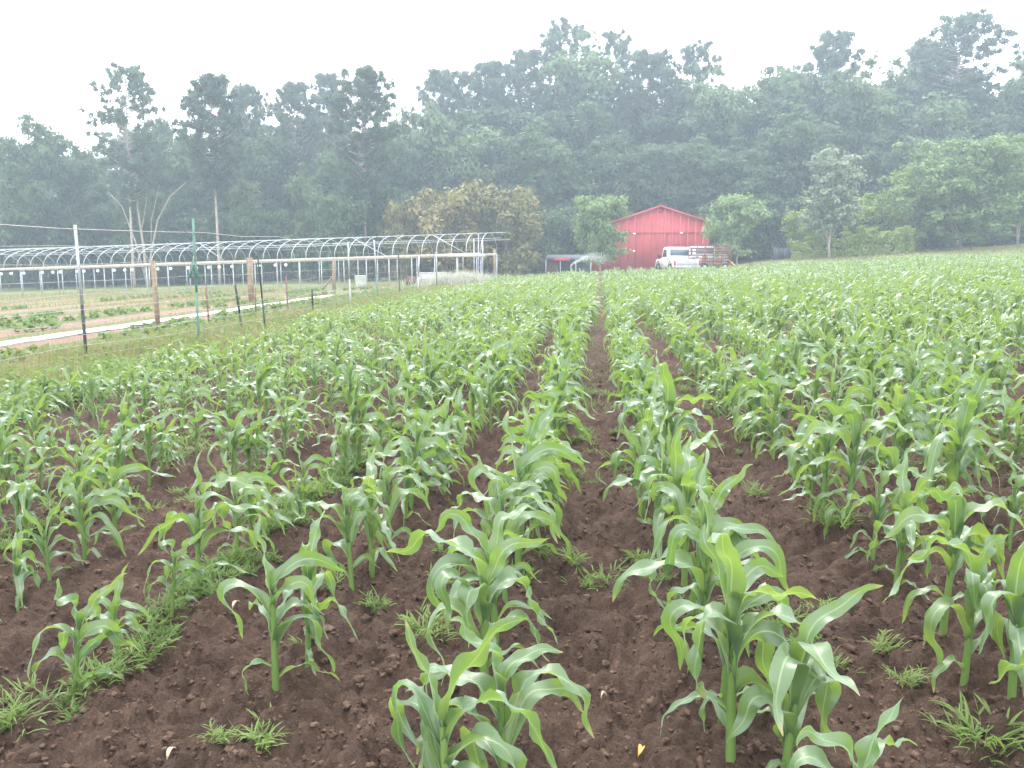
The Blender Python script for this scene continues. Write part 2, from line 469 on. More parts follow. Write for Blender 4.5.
def make_tree(seed, kind, H, R, base=.25, clumps=120, per=110, ls=.3, rc=1.0, trunk_r=.25, bark='bark', mat='broad', multi=1, shape=1.0, rise=(.15, .7)):
    """returns (trunk mesh, crown mesh). Heights in metres."""
    r = np.random.default_rng(seed); tb = MB()
    cent, rads = [], []
    if kind == 'pine':
        sway = r.normal(0, .012 * H, 2)
        n = 9
        tp = [(sway[0] * (t ** 2), sway[1] * (t ** 2), t * H * .97) for t in np.linspace(0, 1, n)]
        tb.tube(tp, [trunk_r * (1 - .85 * t) for t in np.linspace(0, 1, n)], 7)
        nb = int(clumps / 2.4)
        for k in range(nb):
            t = base + (1 - base) * ((k + r.uniform(0, 1)) / nb)
            az = r.uniform(0, 2 * PI)
            prof = math.sin(PI * min(1, max(.12, (1 - t) / (1 - base) * .75 + .12))) * r.uniform(.55, 1.15)
            L = R * prof
            p0 = np.array([sway[0] * t * t, sway[1] * t * t, t * H * .97])
            up = r.uniform(.05, .55)
            d = np.array([math.cos(az), math.sin(az), up])
            p1 = p0 + d * L * .55; p2 = p0 + d * L + np.array([0, 0, L * .15])
            tb.tube([p0, p1, p2], [trunk_r * .22 * (1.1 - t) + .03, trunk_r * .13 * (1.1 - t) + .02, .015], 4, False)
            for q in (.62, .85, 1.05):
                if r.random() < .82:
                    cent.append(p0 + d * L * q + r.normal(0, .25, 3) + np.array([0, 0, .2])); rads.append(rc * r.uniform(.55, 1.1))
        cent.append(np.array([sway[0], sway[1], H * .97])); rads.append(rc * .7)
    else:
        stems = []
        for s in range(multi):
            az = 2 * PI * s / multi + r.uniform(0, 1); spread = (.0 if multi == 1 else R * .35)
            top = np.array([math.cos(az) * spread, math.sin(az) * spread, H * .86]) + np.append(r.normal(0, .02 * H, 2), 0)
            ts = np.linspace(0, 1, 8)
            pts = [np.array([top[0] * t ** 1.3 + r.normal(0, .008 * H) * (0 < t < 1), top[1] * t ** 1.3 + r.normal(0, .008 * H) * (0 < t < 1), top[2] * t]) for t in ts]
            tb.tube(pts, [trunk_r * (1.15 - 1.05 * t) * (1.25 if t == 0 else 1) for t in ts], 7)
            stems.append((ts, np.array(pts)))
        nb = clumps // 5
        for k in range(nb):
            ts, pts = stems[k % multi]
            t = base * .75 + (1 - base * .75) * (k + r.random()) / nb * .92
            p0 = np.array([np.interp(t, ts, pts[:, j]) for j in range(3)])
            az = r.uniform(0, 2 * PI)
            h = min(1.0, max(0, (p0[2] / H - base) / (1 - base)))
            env = (math.sin(PI * (.12 + .82 * h) ** shape)) ** .6 * r.uniform(.72, 1.1)
            L = max(.5, R * env)
            d = unit(np.array([math.cos(az), math.sin(az), r.uniform(*rise)]))
            p2 = p0 + d * L
            tb.tube([p0, p0 + d * L * .5 + np.array([0, 0, -.03 * L]), p2], [trunk_r * .3 * (1.2 - t), trunk_r * .18 * (1.2 - t), .02], 4, False)
            for q in range(5):
                s = r.uniform(.45, 1.05)
                cent.append(p0 + d * L * s + r.normal(0, .14 * R, 3) * np.array([1, 1, .7])); rads.append(rc * r.uniform(.6, 1.2))
        for q in range(9):
            s = q % multi; ts, pts = stems[s]; tq = r.uniform(.72, 1.0)
            cent.append(np.array([np.interp(tq, ts, pts[:, j]) for j in range(3)]) + r.normal(0, .5 * rc, 3) + np.array([0, 0, .10 * H * max(0, tq - .8) / .2])); rads.append(rc * r.uniform(.6, .95))
    cent = np.array(cent); rads = np.array(rads)
    cent[:, 2] = np.clip(cent[:, 2], base * H * .8, H - rads * .5)
    C = np.repeat(cent, per, 0); rr = np.repeat(rads, per)
    g = r.normal(size=(len(C), 3)); g = unit(g) * np.clip(np.abs(r.normal(0, .85 if kind == 'pine' else .68, (len(C), 1))) + .1, 0, 1.9)
    off = g * rr[:, None] * np.array([1, 1, .62])
    P = C + off
    if kind == 'pine':
        Nn = unit(unit(g) * .7 + r.normal(0, .6, P.shape) + np.array([0, 0, .4]))
    else:
        Nn = unit(unit(g) * .95 + np.array([0, 0, .55]) + r.normal(0, .38, P.shape))
    V, Qd = leaf_cards(P, Nn, ls, r, .42 if kind == 'pine' else 1.0)
    tint = np.repeat(np.clip(np.repeat(r.uniform(0, 1, len(cent)), per) * .7 + r.uniform(0, .3, len(P)), 0, 1), 4)
    crown = mesh_np('crown', V, Qd, None, M[mat], attrs={'tint': tint}, smooth=False)
    trunk = mesh_np('trunk', tb.V, tb.Q, tb.T, M[bark], smooth=True)
    return trunk, crown, H, R

TV = {
    'pine': [make_tree(s, 'pine', 24, 5.0, b, 420, 62, .34, .56, .26, 'palebark', 'pine') for s, b in ((1, .46), (2, .38), (3, .52))],
    'lonepine': [make_tree(8, 'pine', 24, 4.8, .40, 330, 46, .32, .48, .24, 'palebark', 'pine'), make_tree(9, 'pine', 24, 5.2, .34, 360, 46, .32, .50, .24, 'palebark', 'pine')],
    'broad': [make_tree(10 + k, 'broad', 22, 6.4, .10, 210, 95, .32, 1.35, .3, 'bark', 'broad') for k in range(4)],
    'mid': [make_tree(15 + k, 'broad', 22, 6.4, .10, 210, 95, .32, 1.35, .3, 'bark', 'mid', shape=.8) for k in range(3)],
    'bright': [make_tree(20 + k, 'broad', 18, 4.6, .06, 160, 100, .30, 1.1, .22, 'bark', 'mid', shape=.6) for k in range(2)],
    'under': [make_tree(30 + k, 'broad', 8, 4.4, .02, 100, 100, .26, 1.1, .13, 'bark', 'broad', multi=2) for k in range(3)],
    'rusty': [make_tree(40 + k, 'broad', 8, 4.2, .03, 130, 110, .2, .85, .13, 'bark', 'orange', multi=3) for k in range(2)],
    'barn': [make_tree(50 + k, 'broad', 6, 3.2, .22, 130, 115, .14, .58, .09, 'palebark', 'bright', shape=.85, rise=(.25, 1.2)) for k in range(2)],
    'silver': [make_tree(60, 'broad', 9.5, 3.3, .22, 270, 100, .14, .52, .11, 'palebark', 'silver', shape=.5, rise=(.9, 2.0))],
    'round': [make_tree(61, 'broad', 10, 6.0, .13, 420, 100, .16, .80, .28, 'bark', 'bright', shape=.8, rise=(.1, 1.0))],
    'lime': [make_tree(62 + k, 'broad', 7, 3.0, .03, 110, 110, .18, .8, .1, 'bark', 'yellow') for k in range(2)],
    'myrtle': [make_tree(66, 'broad', 8, 2.6, .30, 90, 100, .18, .7, .06, 'palebark', 'bright', multi=4)],
}
def put_tree(kind, var, u, vtop, Y, wpx, label, cat='tree', name='tree', group=None, rot=None):
    tm, cm, H, R = TV[kind][var % len(TV[kind])]
    p = far(u, 262, Y); g = float(gz(p.x, p.y))
    top = far(u, vtop, Y)
    h = top.z - g
    sz = h / H; sx = (wpx / 2) * Y / FPX / (R * 1.12)
    t = thing(name, label, cat, (p.x, p.y, g - .05), rnd.uniform(0, 2 * PI) if rot is None else rot, group)
    t.scale = (sx, sx, sz)
    link('trunk', tm, t); link('crown', cm, t)
    return t

FRONT = [  # kind, variant, column, top, depth, width, label
    ('lonepine', 0, 133, 64, 78.5, 74, 'tall thin pine with an open ragged crown standing above the left trees', 'pine_tree'),
    ('pine', 0, 219, 76, 79, 74, 'tall pine with bare pale trunk just right of the tall thin pine', 'pine_tree'),
    ('pine', 1, 366, 68, 80, 74, 'straight pine with a bare trunk behind the middle of the hoop frame', 'pine_tree'),
    ('pine', 2, 254, 84, 100, 46, 'slim pine peeping up between two fuller pines above the hoop frame', 'pine_tree'),
    ('pine', 0, 300, 84, 99, 62, 'hazy pine with a rounded top left of the straight bare pine', 'pine_tree'),
    ('pine', 1, 334, 74, 104, 48, 'narrow pine touching the left side of the straight bare pine', 'pine_tree'),
    ('broad', 0, 40, 108, 84, 96, 'dark leafy tree at far left edge behind the hoop frame', 'broadleaf_tree'),
    ('broad', 1, -14, 112, 88, 80, 'dark leafy tree cut by the left picture edge', 'broadleaf_tree'),
    ('broad', 2, 88, 134, 86, 70, 'lower dark tree in the dip left of the tall thin pine', 'broadleaf_tree'),
    ('broad', 3, 172, 118, 92, 74, 'dark blue green tree between the two tall left pines', 'broadleaf_tree'),
    ('broad', 1, 270, 120, 94, 78, 'dense dark tree below the slim pine behind the hoop frame', 'broadleaf_tree'),
    ('bright', 0, 308, 160, 82, 46, 'pale green cone shaped tree behind the centre of the hoop frame', 'broadleaf_tree'),
    ('bright', 1, 424, 84, 100, 74, 'fresh green tall tree left of the rusty bushes', 'broadleaf_tree'),
    ('pine', 2, 446, 72, 112, 56, 'hazy pine top just right of the fresh green tall tree', 'pine_tree'),
    ('pine', 0, 484, 62, 112, 72, 'hazy pine with two blunt tops left of the highest tree', 'pine_tree'),
    ('pine', 1, 524, 50, 116, 60, 'slender hazy pine leaning on the highest tree', 'pine_tree'),
    ('mid', 3, 585, 30, 116, 118, 'highest broad tree of the wood, left of the barn roof', 'broadleaf_tree'),
    ('lonepine', 0, 566, 22, 118, 70, 'feathery pine crown rising out of the highest broad tree', 'pine_tree'),
    ('lonepine', 0, 612, 30, 119, 56, 'ragged pine top at the right shoulder of the highest tree', 'pine_tree'),
    ('pine', 2, 653, 52, 112, 70, 'pine with a pale trunk straight above the barn roof', 'pine_tree'),
    ('lonepine', 0, 690, 44, 116, 58, 'ragged pine above the right slope of the barn roof', 'pine_tree'),
    ('mid', 0, 712, 66, 108, 84, 'hazy round topped tree above the tree right of the barn', 'broadleaf_tree'),
    ('mid', 2, 762, 46, 110, 88, 'tall leafy tree with a flat top right of the barn', 'broadleaf_tree'),
    ('pine', 1, 822, 32, 114, 66, 'pine top above the silvery tree', 'pine_tree'),
    ('mid', 1, 858, 56, 102, 108, 'wide grey green tree behind the silvery tree', 'broadleaf_tree'),
    ('lonepine', 0, 940, 16, 112, 100, 'broad ragged pine that tops the wood above the big round tree', 'pine_tree'),
    ('pine', 0, 918, 42, 116, 70, 'dim pine behind the left of the broad ragged pine', 'pine_tree'),
    ('mid', 3, 920, 90, 100, 96, 'grey green tree straight behind the big round tree', 'broadleaf_tree'),
    ('mid', 0, 1002, 58, 104, 90, 'leafy tree at the right edge behind the big round tree', 'broadleaf_tree'),
    ('pine', 2, 1030, 40, 108, 60, 'pine cut by the right picture edge', 'pine_tree'),
    ('mid', 2, 470, 112, 100, 92, 'mid green tree above the left of the rusty bushes', 'broadleaf_tree'),
    ('broad', 1, 540, 116, 98, 90, 'grey green tree above the right of the rusty bushes', 'broadleaf_tree'),
    ('broad', 0, 612, 130, 98, 86, 'dark tree behind the left tree of the barn', 'broadleaf_tree'),
    ('broad', 3, 670, 126, 98, 84, 'dark tree close behind the barn ridge', 'broadleaf_tree'),
    ('broad', 1, 732, 132, 96, 88, 'dark tree behind the right tree of the barn', 'broadleaf_tree'),
    ('broad', 0, 790, 100, 98, 92, 'dark tree left of the silvery tree with low branches', 'broadleaf_tree'),
    ('broad', 2, 200, 150, 90, 66, 'dark low crowned tree behind the pale trunk of the second tall pine', 'broadleaf_tree'),
    ('broad', 3, 345, 140, 92, 70, 'dark tree right of the pale green cone shaped tree', 'broadleaf_tree'),
    ('broad', 2, 390, 118, 96, 60, 'dark tree between the straight pine and the fresh green tree', 'broadleaf_tree'),
    ('bright', 1, 250, 168, 84, 44, 'small leafy tree low between the two tall pines and the cone shaped tree', 'broadleaf_tree'),
    ('broad', 1, 166, 98, 96, 52, 'hazy tree filling the dip right of the tall thin pine', 'broadleaf_tree'),
    ('mid', 2, 404, 98, 104, 50, 'hazy tree filling the dip left of the fresh green tall tree', 'broadleaf_tree'),
    ('broad', 0, 244, 92, 103, 60, 'hazy tree right behind the second tall pine', 'broadleaf_tree'),
    ('mid', 0, 690, 64, 113, 84, 'pale hazy tree filling the skyline right of the barn ridge', 'broadleaf_tree'),
    ('broad', 2, 800, 52, 114, 80, 'hazy tree on the skyline left of the pine over the silvery tree', 'broadleaf_tree'),
    ('mid', 1, 884, 56, 113, 76, 'hazy tree filling the skyline left of the broad ragged pine', 'broadleaf_tree'),
    # nearer trees
    ('rusty', 0, 446, 182, 78, 104, 'wide rusty yellow bush left of centre behind the hoop frame end', 'bushy_tree'),
    ('rusty', 1, 508, 186, 80, 92, 'rusty green bush between the hoop frame end and the barn', 'bushy_tree'),
    ('rusty', 1, 402, 200, 79, 58, 'small rusty bush at the left foot of the wide rusty bush', 'bushy_tree'),
    ('barn', 0, 600, 196, 74, 74, 'small round green tree standing before the left of the red barn', 'small_tree'),
    ('barn', 1, 737, 194, 77, 68, 'small green tree with a pale trunk right of the red barn', 'small_tree'),
    ('silver', 0, 829, 149, 77, 82, 'silvery leaved tree with a pointed top before the hedge', 'small_tree'),
    ('lime', 0, 866, 192, 84, 50, 'bright yellow green tree behind the right of the silvery tree', 'small_tree'),
    ('lime', 1, 806, 206, 85, 44, 'bright yellow green bush behind the left of the silvery tree', 'small_tree'),
    ('round', 0, 957, 141, 80.5, 150, 'big round green tree with a short dark trunk at right', 'round_tree'),
    ('lime', 0, 905, 166, 84, 50, 'bright lime tree at the left side of the big round tree', 'small_tree'),
    ('myrtle', 0, 1016, 134, 83, 64, 'slender tree with several pale stems at the right edge', 'small_tree'),
]
for f in FRONT:
    put_tree(f[0], f[1], f[2], f[3], f[4], f[5], f[6], 'pine' if 'pine' in f[7] else ('bush' if 'bush' in f[7] else 'tree'), f[7])

# understorey shrubs along the foot of the wood
k = 0
side_names = ['behind the far left of the hoop frame', 'behind the left part of the hoop frame', 'under the tall thin pine', 'left of the second tall pine',
              'under the second tall pine', 'under the pale green cone shaped tree', 'under the straight bare pine', 'left of the rusty bushes',
              'between the rusty bushes and the barn tree', 'behind the left lean-to of the barn', 'behind the right barn tree', 'right of the right barn tree',
              'left of the hedge', 'behind the hedge left end', 'behind the hedge right end', 'left of the big round tree trunk', 'behind the big round tree', 'at the right picture edge']
for u, n in zip((-8, 42, 100, 150, 204, 262, 342, 378, 556, 578, 726, 772, 796, 842, 896, 930, 990, 1030), side_names):
    Y = 80 + 6 * ((k * 7) % 5) / 4 + (8 if u > 550 else (2 if u < 300 else -4.5))
    put_tree('under', k, u, 212 - (k * 5 % 4) * 6 - (6 if 300 < u < 400 else 0), Y, 66, f'dark shrubby undergrowth bush {n}', 'bush', 'undergrowth_bush', 'bushes at the foot of the wood')
    k += 1

# deep wood behind the front trees, one mass
def merge_wood():
    Vs, Qs, tints, n = [], [], [], 0
    r = np.random.default_rng(77)
    prof_u = [-160, 0, 40, 95, 140, 215, 260, 340, 390, 440, 520, 585, 640, 700, 760, 830, 870, 940, 985, 1024, 1200]
    prof_v = [120, 130, 125, 146, 125, 118, 112, 108, 128, 100, 82, 62, 84, 84, 74, 66, 74, 62, 84, 74, 60]
    spots = [(u, 108 + (i % 3) * 9) for i, u in enumerate(range(-160, 1200, 31))]
    spots += [(u, 100) for u in range(-150, 1200, 24)]
    for i, (u, Y) in enumerate(spots):
        low = Y == 100
        tm, cm, H, R = TV['broad'][i % 4] if not low else TV['under'][i % 3]
        nv = len(cm.vertices)
        v = np.empty(nv * 3, np.float32); cm.vertices.foreach_get('co', v); v = v.reshape(-1, 3)
        p = far(u, 262, Y); g = float(gz(p.x, p.y))
        vt = (np.interp(u, prof_u, prof_v) + r.uniform(0, 22)) if not low else r.uniform(172, 202)
        h = far(u, vt, Y).z - g
        a = r.uniform(0, 2 * PI); s = 1.0 if not low else 1.25
        x = (v[:, 0] * math.cos(a) - v[:, 1] * math.sin(a)) * s; y = (v[:, 0] * math.sin(a) + v[:, 1] * math.cos(a)) * s
        Vs.append(np.stack([x + p.x, y + p.y, v[:, 2] * h / H + g], -1))
        tv = np.empty(nv, np.float32); cm.attributes['tint'].data.foreach_get('value', tv)
        tints.append(tv * .5 + r.uniform(0, .3)); Qs.append(np.arange(nv).reshape(-1, 4) + n); n += nv
    return mesh_np('far_wood', np.concatenate(Vs), np.concatenate(Qs), None, M['broad'], attrs={'tint': np.concatenate(tints)}, smooth=False)
tag(link('far_wood', merge_wood()), kind='stuff')

# the multi-stemmed pale snag under the thin pine
p = far(146, 262, 80.2); g = float(gz(p.x, p.y))
sn = MB()
def snag(pts, r0): sn.tube([(x, 0 + y, z) for x, y, z in pts], [.72 * r0 * (1 - .8 * i / (len(pts) - 1)) for i in range(len(pts))], 6)
snag([(0, 0, -.1), (-.1, 0, 2.5), (-.5, .1, 5.5), (-.35, .2, 9)], .22)
snag([(.1, 0, 0), (.5, 0, 2.3), (1.2, .1, 4.6), (2.4, .1, 6.2), (3.9, .2, 7.2)], .16)
snag([(-.1, 0, .5), (-.9, .1, 3.2), (-1.9, .1, 5.6), (-3.1, .1, 6.6)], .12)
snag([(.5, 0, 2.3), (.7, 0, 4.6), (1.6, 0, 7.0)], .09)
snag([(-.2, 0, 4), (.35, .1, 6), (.5, .1, 7.8)], .08)
tag(sn.build('bare_tree', M['palebark'], None, True, (p.x, p.y, g)), 'pale bare forked trunk with spreading limbs behind the hoop frame at left', 'tree')
bpy.data.objects['bare_tree'].scale = (1.15, 1.15, 1.4)

# hedge (clipped, long)
def leaf_mass(name, boxes, n, ls, mat, seed, parent=None):
    r = np.random.default_rng(seed); P = []
    vol = sum(b[3] * b[4] * b[5] for b in boxes)
    for (x, y, z, a, b, c) in boxes:
        m = int(n * a * b * c / vol)
        q = r.uniform(-1, 1, (m, 3)); q = np.sign(q) * np.abs(q) ** .5
        top = 1 + .14 * np.sin(q[:, 0] * a * 2.3 + x) + .08 * np.sin(q[:, 0] * a * 5.1)
        P.append(np.stack([x + q[:, 0] * a / 2, y + q[:, 1] * b / 2, z + c / 2 + q[:, 2] * c / 2 * top], -1))
    P = np.concatenate(P)
    V, Qd = leaf_cards(P, unit(r.normal(size=P.shape) + np.array([0, -.2, .5])), ls, r)
    me = mesh_np(name, V, Qd, None, M[mat], attrs={'tint': np.repeat(r.uniform(0, 1, len(P)), 4)}, smooth=False)
    return link(name, me, parent)
a = far(800, 258, 78.5); b = far(912, 254, 78.5)
bx = [(x, 78.5 + .2 * math.sin(x), float(gz(x, 78.5)), 1.35, 1.4, 1.8 + .3 * math.sin(x * 1.7) + (.25 if x > a.x + 4 else 0)) for x in np.arange(a.x, b.x, 1.1)]
tag(leaf_mass('hedge', bx, 16000, .12, 'hedge', 5), 'long clipped yellow green hedge below the silvery tree', 'hedge')

# dark fabric fence panels beside the hedge
a = far(774, 260, 83); b = far(801, 258, 83)
t = thing('fabric_fence', 'low dark grey fabric fence between the right barn tree and the hedge', 'fence', (a.x, 83, float(gz(a.x, 83))))
fb = MB(); L = b.x - a.x + 1.2
for i in range(8):
    x0, x1 = L * i / 8, L * (i + 1) / 8
    fb.box(((x0 + x1) / 2, .03 * math.sin(i * 2.1), .6 + .03 * math.sin(i)), (x1 - x0 + .02, .03, 1.15))
fb.build('fabric', M['darkcloth'], t)
for i in range(4):
    pb = MB(); pb.box((L * i / 3, .06, .65), (.06, .06, 1.35)); pb.build('post', M['wood'], t)

# ------------------------------------------------------------------ barn
BY = 84.0
bl, br_ = far(611, 262, BY), far(708, 262, BY)
W2 = (br_.x - bl.x) / 2; bc = (br_.x + bl.x) / 2
g0 = float(gz(bc, BY)) - .15
eave = far(708, 222, BY).z - g0; peak = far(660, 206, BY).z - g0
barn = thing('barn', 'red metal barn with a low gable roof behind the corn', 'barn', (bc, BY, g0), math.radians(-3))
DEP = 16
def gable(y0, y1):
    m = MB(); m.prism([(-W2, 0), (W2, 0), (W2, eave), (0, peak), (-W2, eave)], y0, y1); return m
wl = gable(0, .12)
x = -W2 + .05
while x < W2:
    hh = eave + (peak - eave) * (1 - abs(x) / W2) - .08
    wl.box((x, -.05, hh / 2), (.20, .13, hh)); x += .72
wl.build('front_wall', M['red'], barn)
for s in (-1, 1):
    m = MB(); m.box((s * (W2 - .06), DEP / 2 + .1, eave / 2), (.12, DEP - .1, eave))
    y = .3
    while y < DEP: m.box((s * (W2 + .015), y, eave / 2), (.05, .07, eave - .02)); y += .33
    m.build('side_wall', M['red'], barn)
gable(DEP + .05, DEP + .17).build('rear_wall', M['red'], barn)
sl_ = math.atan2(peak - eave, W2); ln = math.hypot(W2, peak - eave) + .3
for s in (-1, 1):
    m = MB(); R_ = Matrix.Rotation(s * sl_, 3, 'Y')
    m.box((s * ln / 2 * math.cos(sl_), DEP / 2 - .1, peak + .07 - ln / 2 * math.sin(sl_)), (ln, DEP + .45, .05), R_)
    m.build('roof', M['darkred'], barn)
    m = MB(); m.box((s * ln / 2 * math.cos(sl_), -.30, peak + .0 - ln / 2 * math.sin(sl_)), (ln, .05, .13), R_)
    m.build('roof_trim', M['red'], barn)
m = MB(); m.box((0, -.055, eave * .80), (2 * W2 - .1, .19, .07)); m.build('panel_seam', M['red'], barn)
m = MB(); m.box((-W2 + 5.3, -.06, eave * .4), (.06, .05, eave * .8)); m.build('door_edge', M['darkred'], barn)
for (x, z) in ((-W2 + 2.2, eave * .78), (W2 - 2.6, eave * .79), (-W2 + 2.2, eave * .44)):
    m = MB(); m.box((x, -.17, z), (.24, .16, .12)); m.box((x, -.27, z - .04), (.14, .06, .08)); m.build('wall_lamp', M['white'], barn)
m = MB(); m.box((0, -.08, peak - .45), (.4, .08, .3)); m.build('vent', M['darkred'], barn)
# closed side bay on the left, part of the barn
bw = bl.x - far(594, 262, BY).x + .25
m = MB(); m.box((-W2 - bw / 2, 1.0, 1.35), (bw, .1, 2.7))
x = -W2 - bw + .1
while x < -W2: m.box((x, .94, 1.35), (.07, .05, 2.66)); x += .33
m.build('side_bay', M['red'], barn)
m = MB(); m.box((-W2 - bw / 2, 5, 2.8), (bw + .2, 8.5, .08), Matrix.Rotation(math.radians(-8), 3, 'Y')); m.build('side_bay_roof', M['darkred'], barn)

# open lean-to shed with low red roof further left
sp_ = far(545, 262, 80); sq_ = far(592, 262, 80); SW = sq_.x - sp_.x
sh = thing('open_shed', 'low open shed with red roof edge and grey posts left of the barn', 'shed', (sp_.x, 80, float(gz(sp_.x, 80))))
m = MB(); m.box((SW / 2, 1.5, 1.75), (SW, 3.6, .08), Matrix.Rotation(math.radians(6), 3, 'X')); m.build('roof', M['darkcloth'], sh)
m = MB(); m.box((SW * .36, -.34, 1.52), (1.5, .06, .26)); m.build('fascia', M['red'], sh)
for x in (0.1, SW * .33, SW * .66, SW - .1):
    m = MB(); m.box((x, -.2, .75), (.1, .1, 1.5)); m.build('post', M['grey'], sh)
m = MB(); m.box((SW / 2, 3.1, .85), (SW, .08, 1.7)); m.build('back_wall', M['darkcloth'], sh)
m = MB(); m.box((SW * .14, .6, .7), (1.2, .08, 1.4)); m.build('side_panel', M['rust'], sh)

# ------------------------------------------------------------------ pickup truck
def wheel(parent, x, y, r=.39, wd=.27):
    tm_ = MB(); n = 22
    prof = [(-wd / 2, r * .62), (-wd / 2, r * .92), (-wd * .32, r), (wd * .32, r), (wd / 2, r * .92), (wd / 2, r * .62)]
    V = [(x + pr * math.cos(2 * PI * k / n), y + py, r + pr * math.sin(2 * PI * k / n)) for k in range(n) for py, pr in prof]
    q = len(prof)
    tm_.add(V, [(k * q + i, k * q + (i + 1) % q, ((k + 1) % n) * q + (i + 1) % q, ((k + 1) % n) * q + i) for k in range(n) for i in range(q)])
    w_ = tm_.build('wheel', M['rubber'], parent, True)
    rm = MB(); rm.tube([(x, y - wd * .4, r), (x, y + wd * .4, r)], [r * .62, r * .62], 18); rm.tube([(x, y - wd * .48, r), (x, y + wd * .48, r)], [r * .2, r * .2], 10)
    rm.build('rim', M['grey'], w_, False)
    return w_

def truck(name, label, loc, rz, bed='grey'):
    """nose towards local +x"""
    t = thing(name, label, 'pickup truck', loc, rz)
    b = MB()
    b.prism([(-2.75, .55), (-2.75, .98), (-.55, 1.02), (-.5, 1.06), (1.15, 1.08), (2.55, 1.0), (2.75, .85), (2.75, .5), (2.2, .45), (-2.2, .45)], -.97, .97, .05)
    b.build('body', M['white'], t)
    c = MB()
    c.prism([(-.6, 1.03), (-.48, 1.80), (-.25, 1.90), (.55, 1.90), (.75, 1.84), (1.35, 1.09)], -.86, .86, .06)
    cab = c.build('cab', M['white'], t)
    g = MB(); g.box((-.585, 0, 1.52), (.03, 1.36, .46), Matrix.Rotation(math.radians(9), 3, 'Y')); g.build('rear_window', M['glass'], cab)
    g = MB(); g.box((1.085, 0, 1.47), (.03, 1.4, .66), Matrix.Rotation(math.radians(-38), 3, 'Y')); g.build('windscreen', M['glass'], cab)
    for s in (-1, 1):
        g = MB(); g.prism([(-.3, 1.2), (-.26, 1.74), (.55, 1.74), (.98, 1.2)], s * .862 - .012, s * .862 + .012); g.build('side_window', M['glass'], cab)
        d = MB(); d.box((.35, s * .975, .8), (1.15, .02, .5)); dr = d.build('door', M['white'], t)
        d = MB(); d.box((-.1, s * .995, .92), (.16, .03, .04)); d.build('handle', M['black'], dr)
        d = MB(); d.box((.95, s * 1.12, 1.25), (.12, .22, .2)); d.box((.97, s * 1.0, 1.2), (.04, .14, .04)); d.build('mirror', M['black'], t)
        d = MB(); d.box((-2.735, s * .89, .8), (.07, .14, .34)); d.build('tail_light', M['redlens'], t)
        d = MB(); d.box((2.72, s * .75, .82), (.1, .3, .16)); d.build('headlight', M['glass'], t)
        d = MB(); d.box((-1.66, s * .95, 1.05), (2.1, .06, .08)); d.build('bed_rail', M[bed], t)
        for x in (-1.75, 1.75):
            a_ = MB(); n = 10
            ring = [(x + .5 * math.cos(PI * k / n), s * .985, .42 + .5 * math.sin(PI * k / n)) for k in range(n + 1)]
            a_.tube(ring, .035, 5); a_.build('wheel_arch', M['black'], t, True)
            wheel(t, x, s * .86)
    d = MB(); d.box((-2.775, 0, .80), (.04, 1.5, .42)); d.box((-2.80, 0, .9), (.02, .4, .08)); d.build('tailgate', M[bed], t)  # white tailgate coloured grey: its shade is put into the colour
    d = MB(); d.box((-2.86, 0, .52), (.16, 1.86, .17)); d.build('rear_bumper', M['grey'], t)
    d = MB(); d.box((2.82, 0, .55), (.16, 1.9, .2)); d.build('front_bumper', M['grey'], t)
    return t
p = far(677, 262, 73)
p1 = Vector((p.x, 73, float(gz(p.x, 73))))
truck('pickup_truck', 'white pickup with tail towards the corn, parked before the red barn', p1, PI / 2 + math.radians(10))
p = far(702, 262, 77.5)
truck('pickup_truck', 'second white pickup mostly hidden behind the rusty trailer', (p.x, 77.5, float(gz(p.x, 77.5))), PI / 2 + math.radians(8))

# ------------------------------------------------------------------ trailer
p = far(709, 262, 72.4); TL, TW_ = 3.3, 1.8
tr = thing('utility_trailer', 'rusty utility trailer with high slatted sides beside the white pickup', 'trailer', (p.x, 72.4, float(gz(p.x, 72.4))), math.radians(-6))
m = MB()
m.box((0, -TW_ / 2, .58), (TL, .08, .14)); m.box((0, TW_ / 2, .58), (TL, .08, .14)); m.box((0, 0, .62), (TL - .1, TW_ - .1, .06))
m.box((-TL / 2 - .45, 0, .56), (.9, .1, .1)); m.build('frame', M['rust'], tr)
def slat_side(p0, p1, name):
    m = MB(); v = Vector(p1) - Vector(p0); L = v.length; ang = math.atan2(v.y, v.x); R_ = Matrix.Rotation(ang, 3, 'Z')
    n = max(3, int(L / .55))
    for i in range(n + 1):
        c = Vector(p0) + v * i / n; m.box((c.x, c.y, 1.28), (.06, .06, 1.3), R_)
    for z in (.80, 1.0, 1.22, 1.50, 1.72, 1.90):
        c = Vector(p0) + v * .5; m.box((c.x, c.y, z), (L, .035, .09), R_)
    k = 0
    while k * .14 < L:
        c = Vector(p0) + v * (k * .14 / L); m.box((c.x, c.y, 1.28), (.018, .018, 1.2)); k += 1
    m.build(name, M['rust'], tr)
slat_side((-TL / 2, -TW_ / 2, 0), (TL / 2, -TW_ / 2, 0), 'side_rack'); slat_side((-TL / 2, TW_ / 2, 0), (TL / 2, TW_ / 2, 0), 'side_rack')
slat_side((TL / 2, -TW_ / 2 + .05, 0), (TL / 2, TW_ / 2 - .05, 0), 'end_rack')
for x, s in ((-.35, -1), (-.35, 1), (TL * .38, -1), (TL * .38, 1)): wheel(tr, x, s * (TW_ / 2 + .14), .33, .2)
m = MB(); m.box((-TL / 2 + .1, -TW_ / 2 - .07, .75), (.12, .05, .1)); m.build('marker_light', M['redlens'], tr)
RZ = Matrix.Rotation(math.radians(-6), 3, 'Z')
def in_trailer(x, y, z): return Vector((p.x, 72.4, float(gz(p.x, 72.4)))) + RZ @ Vector((x, y, z))
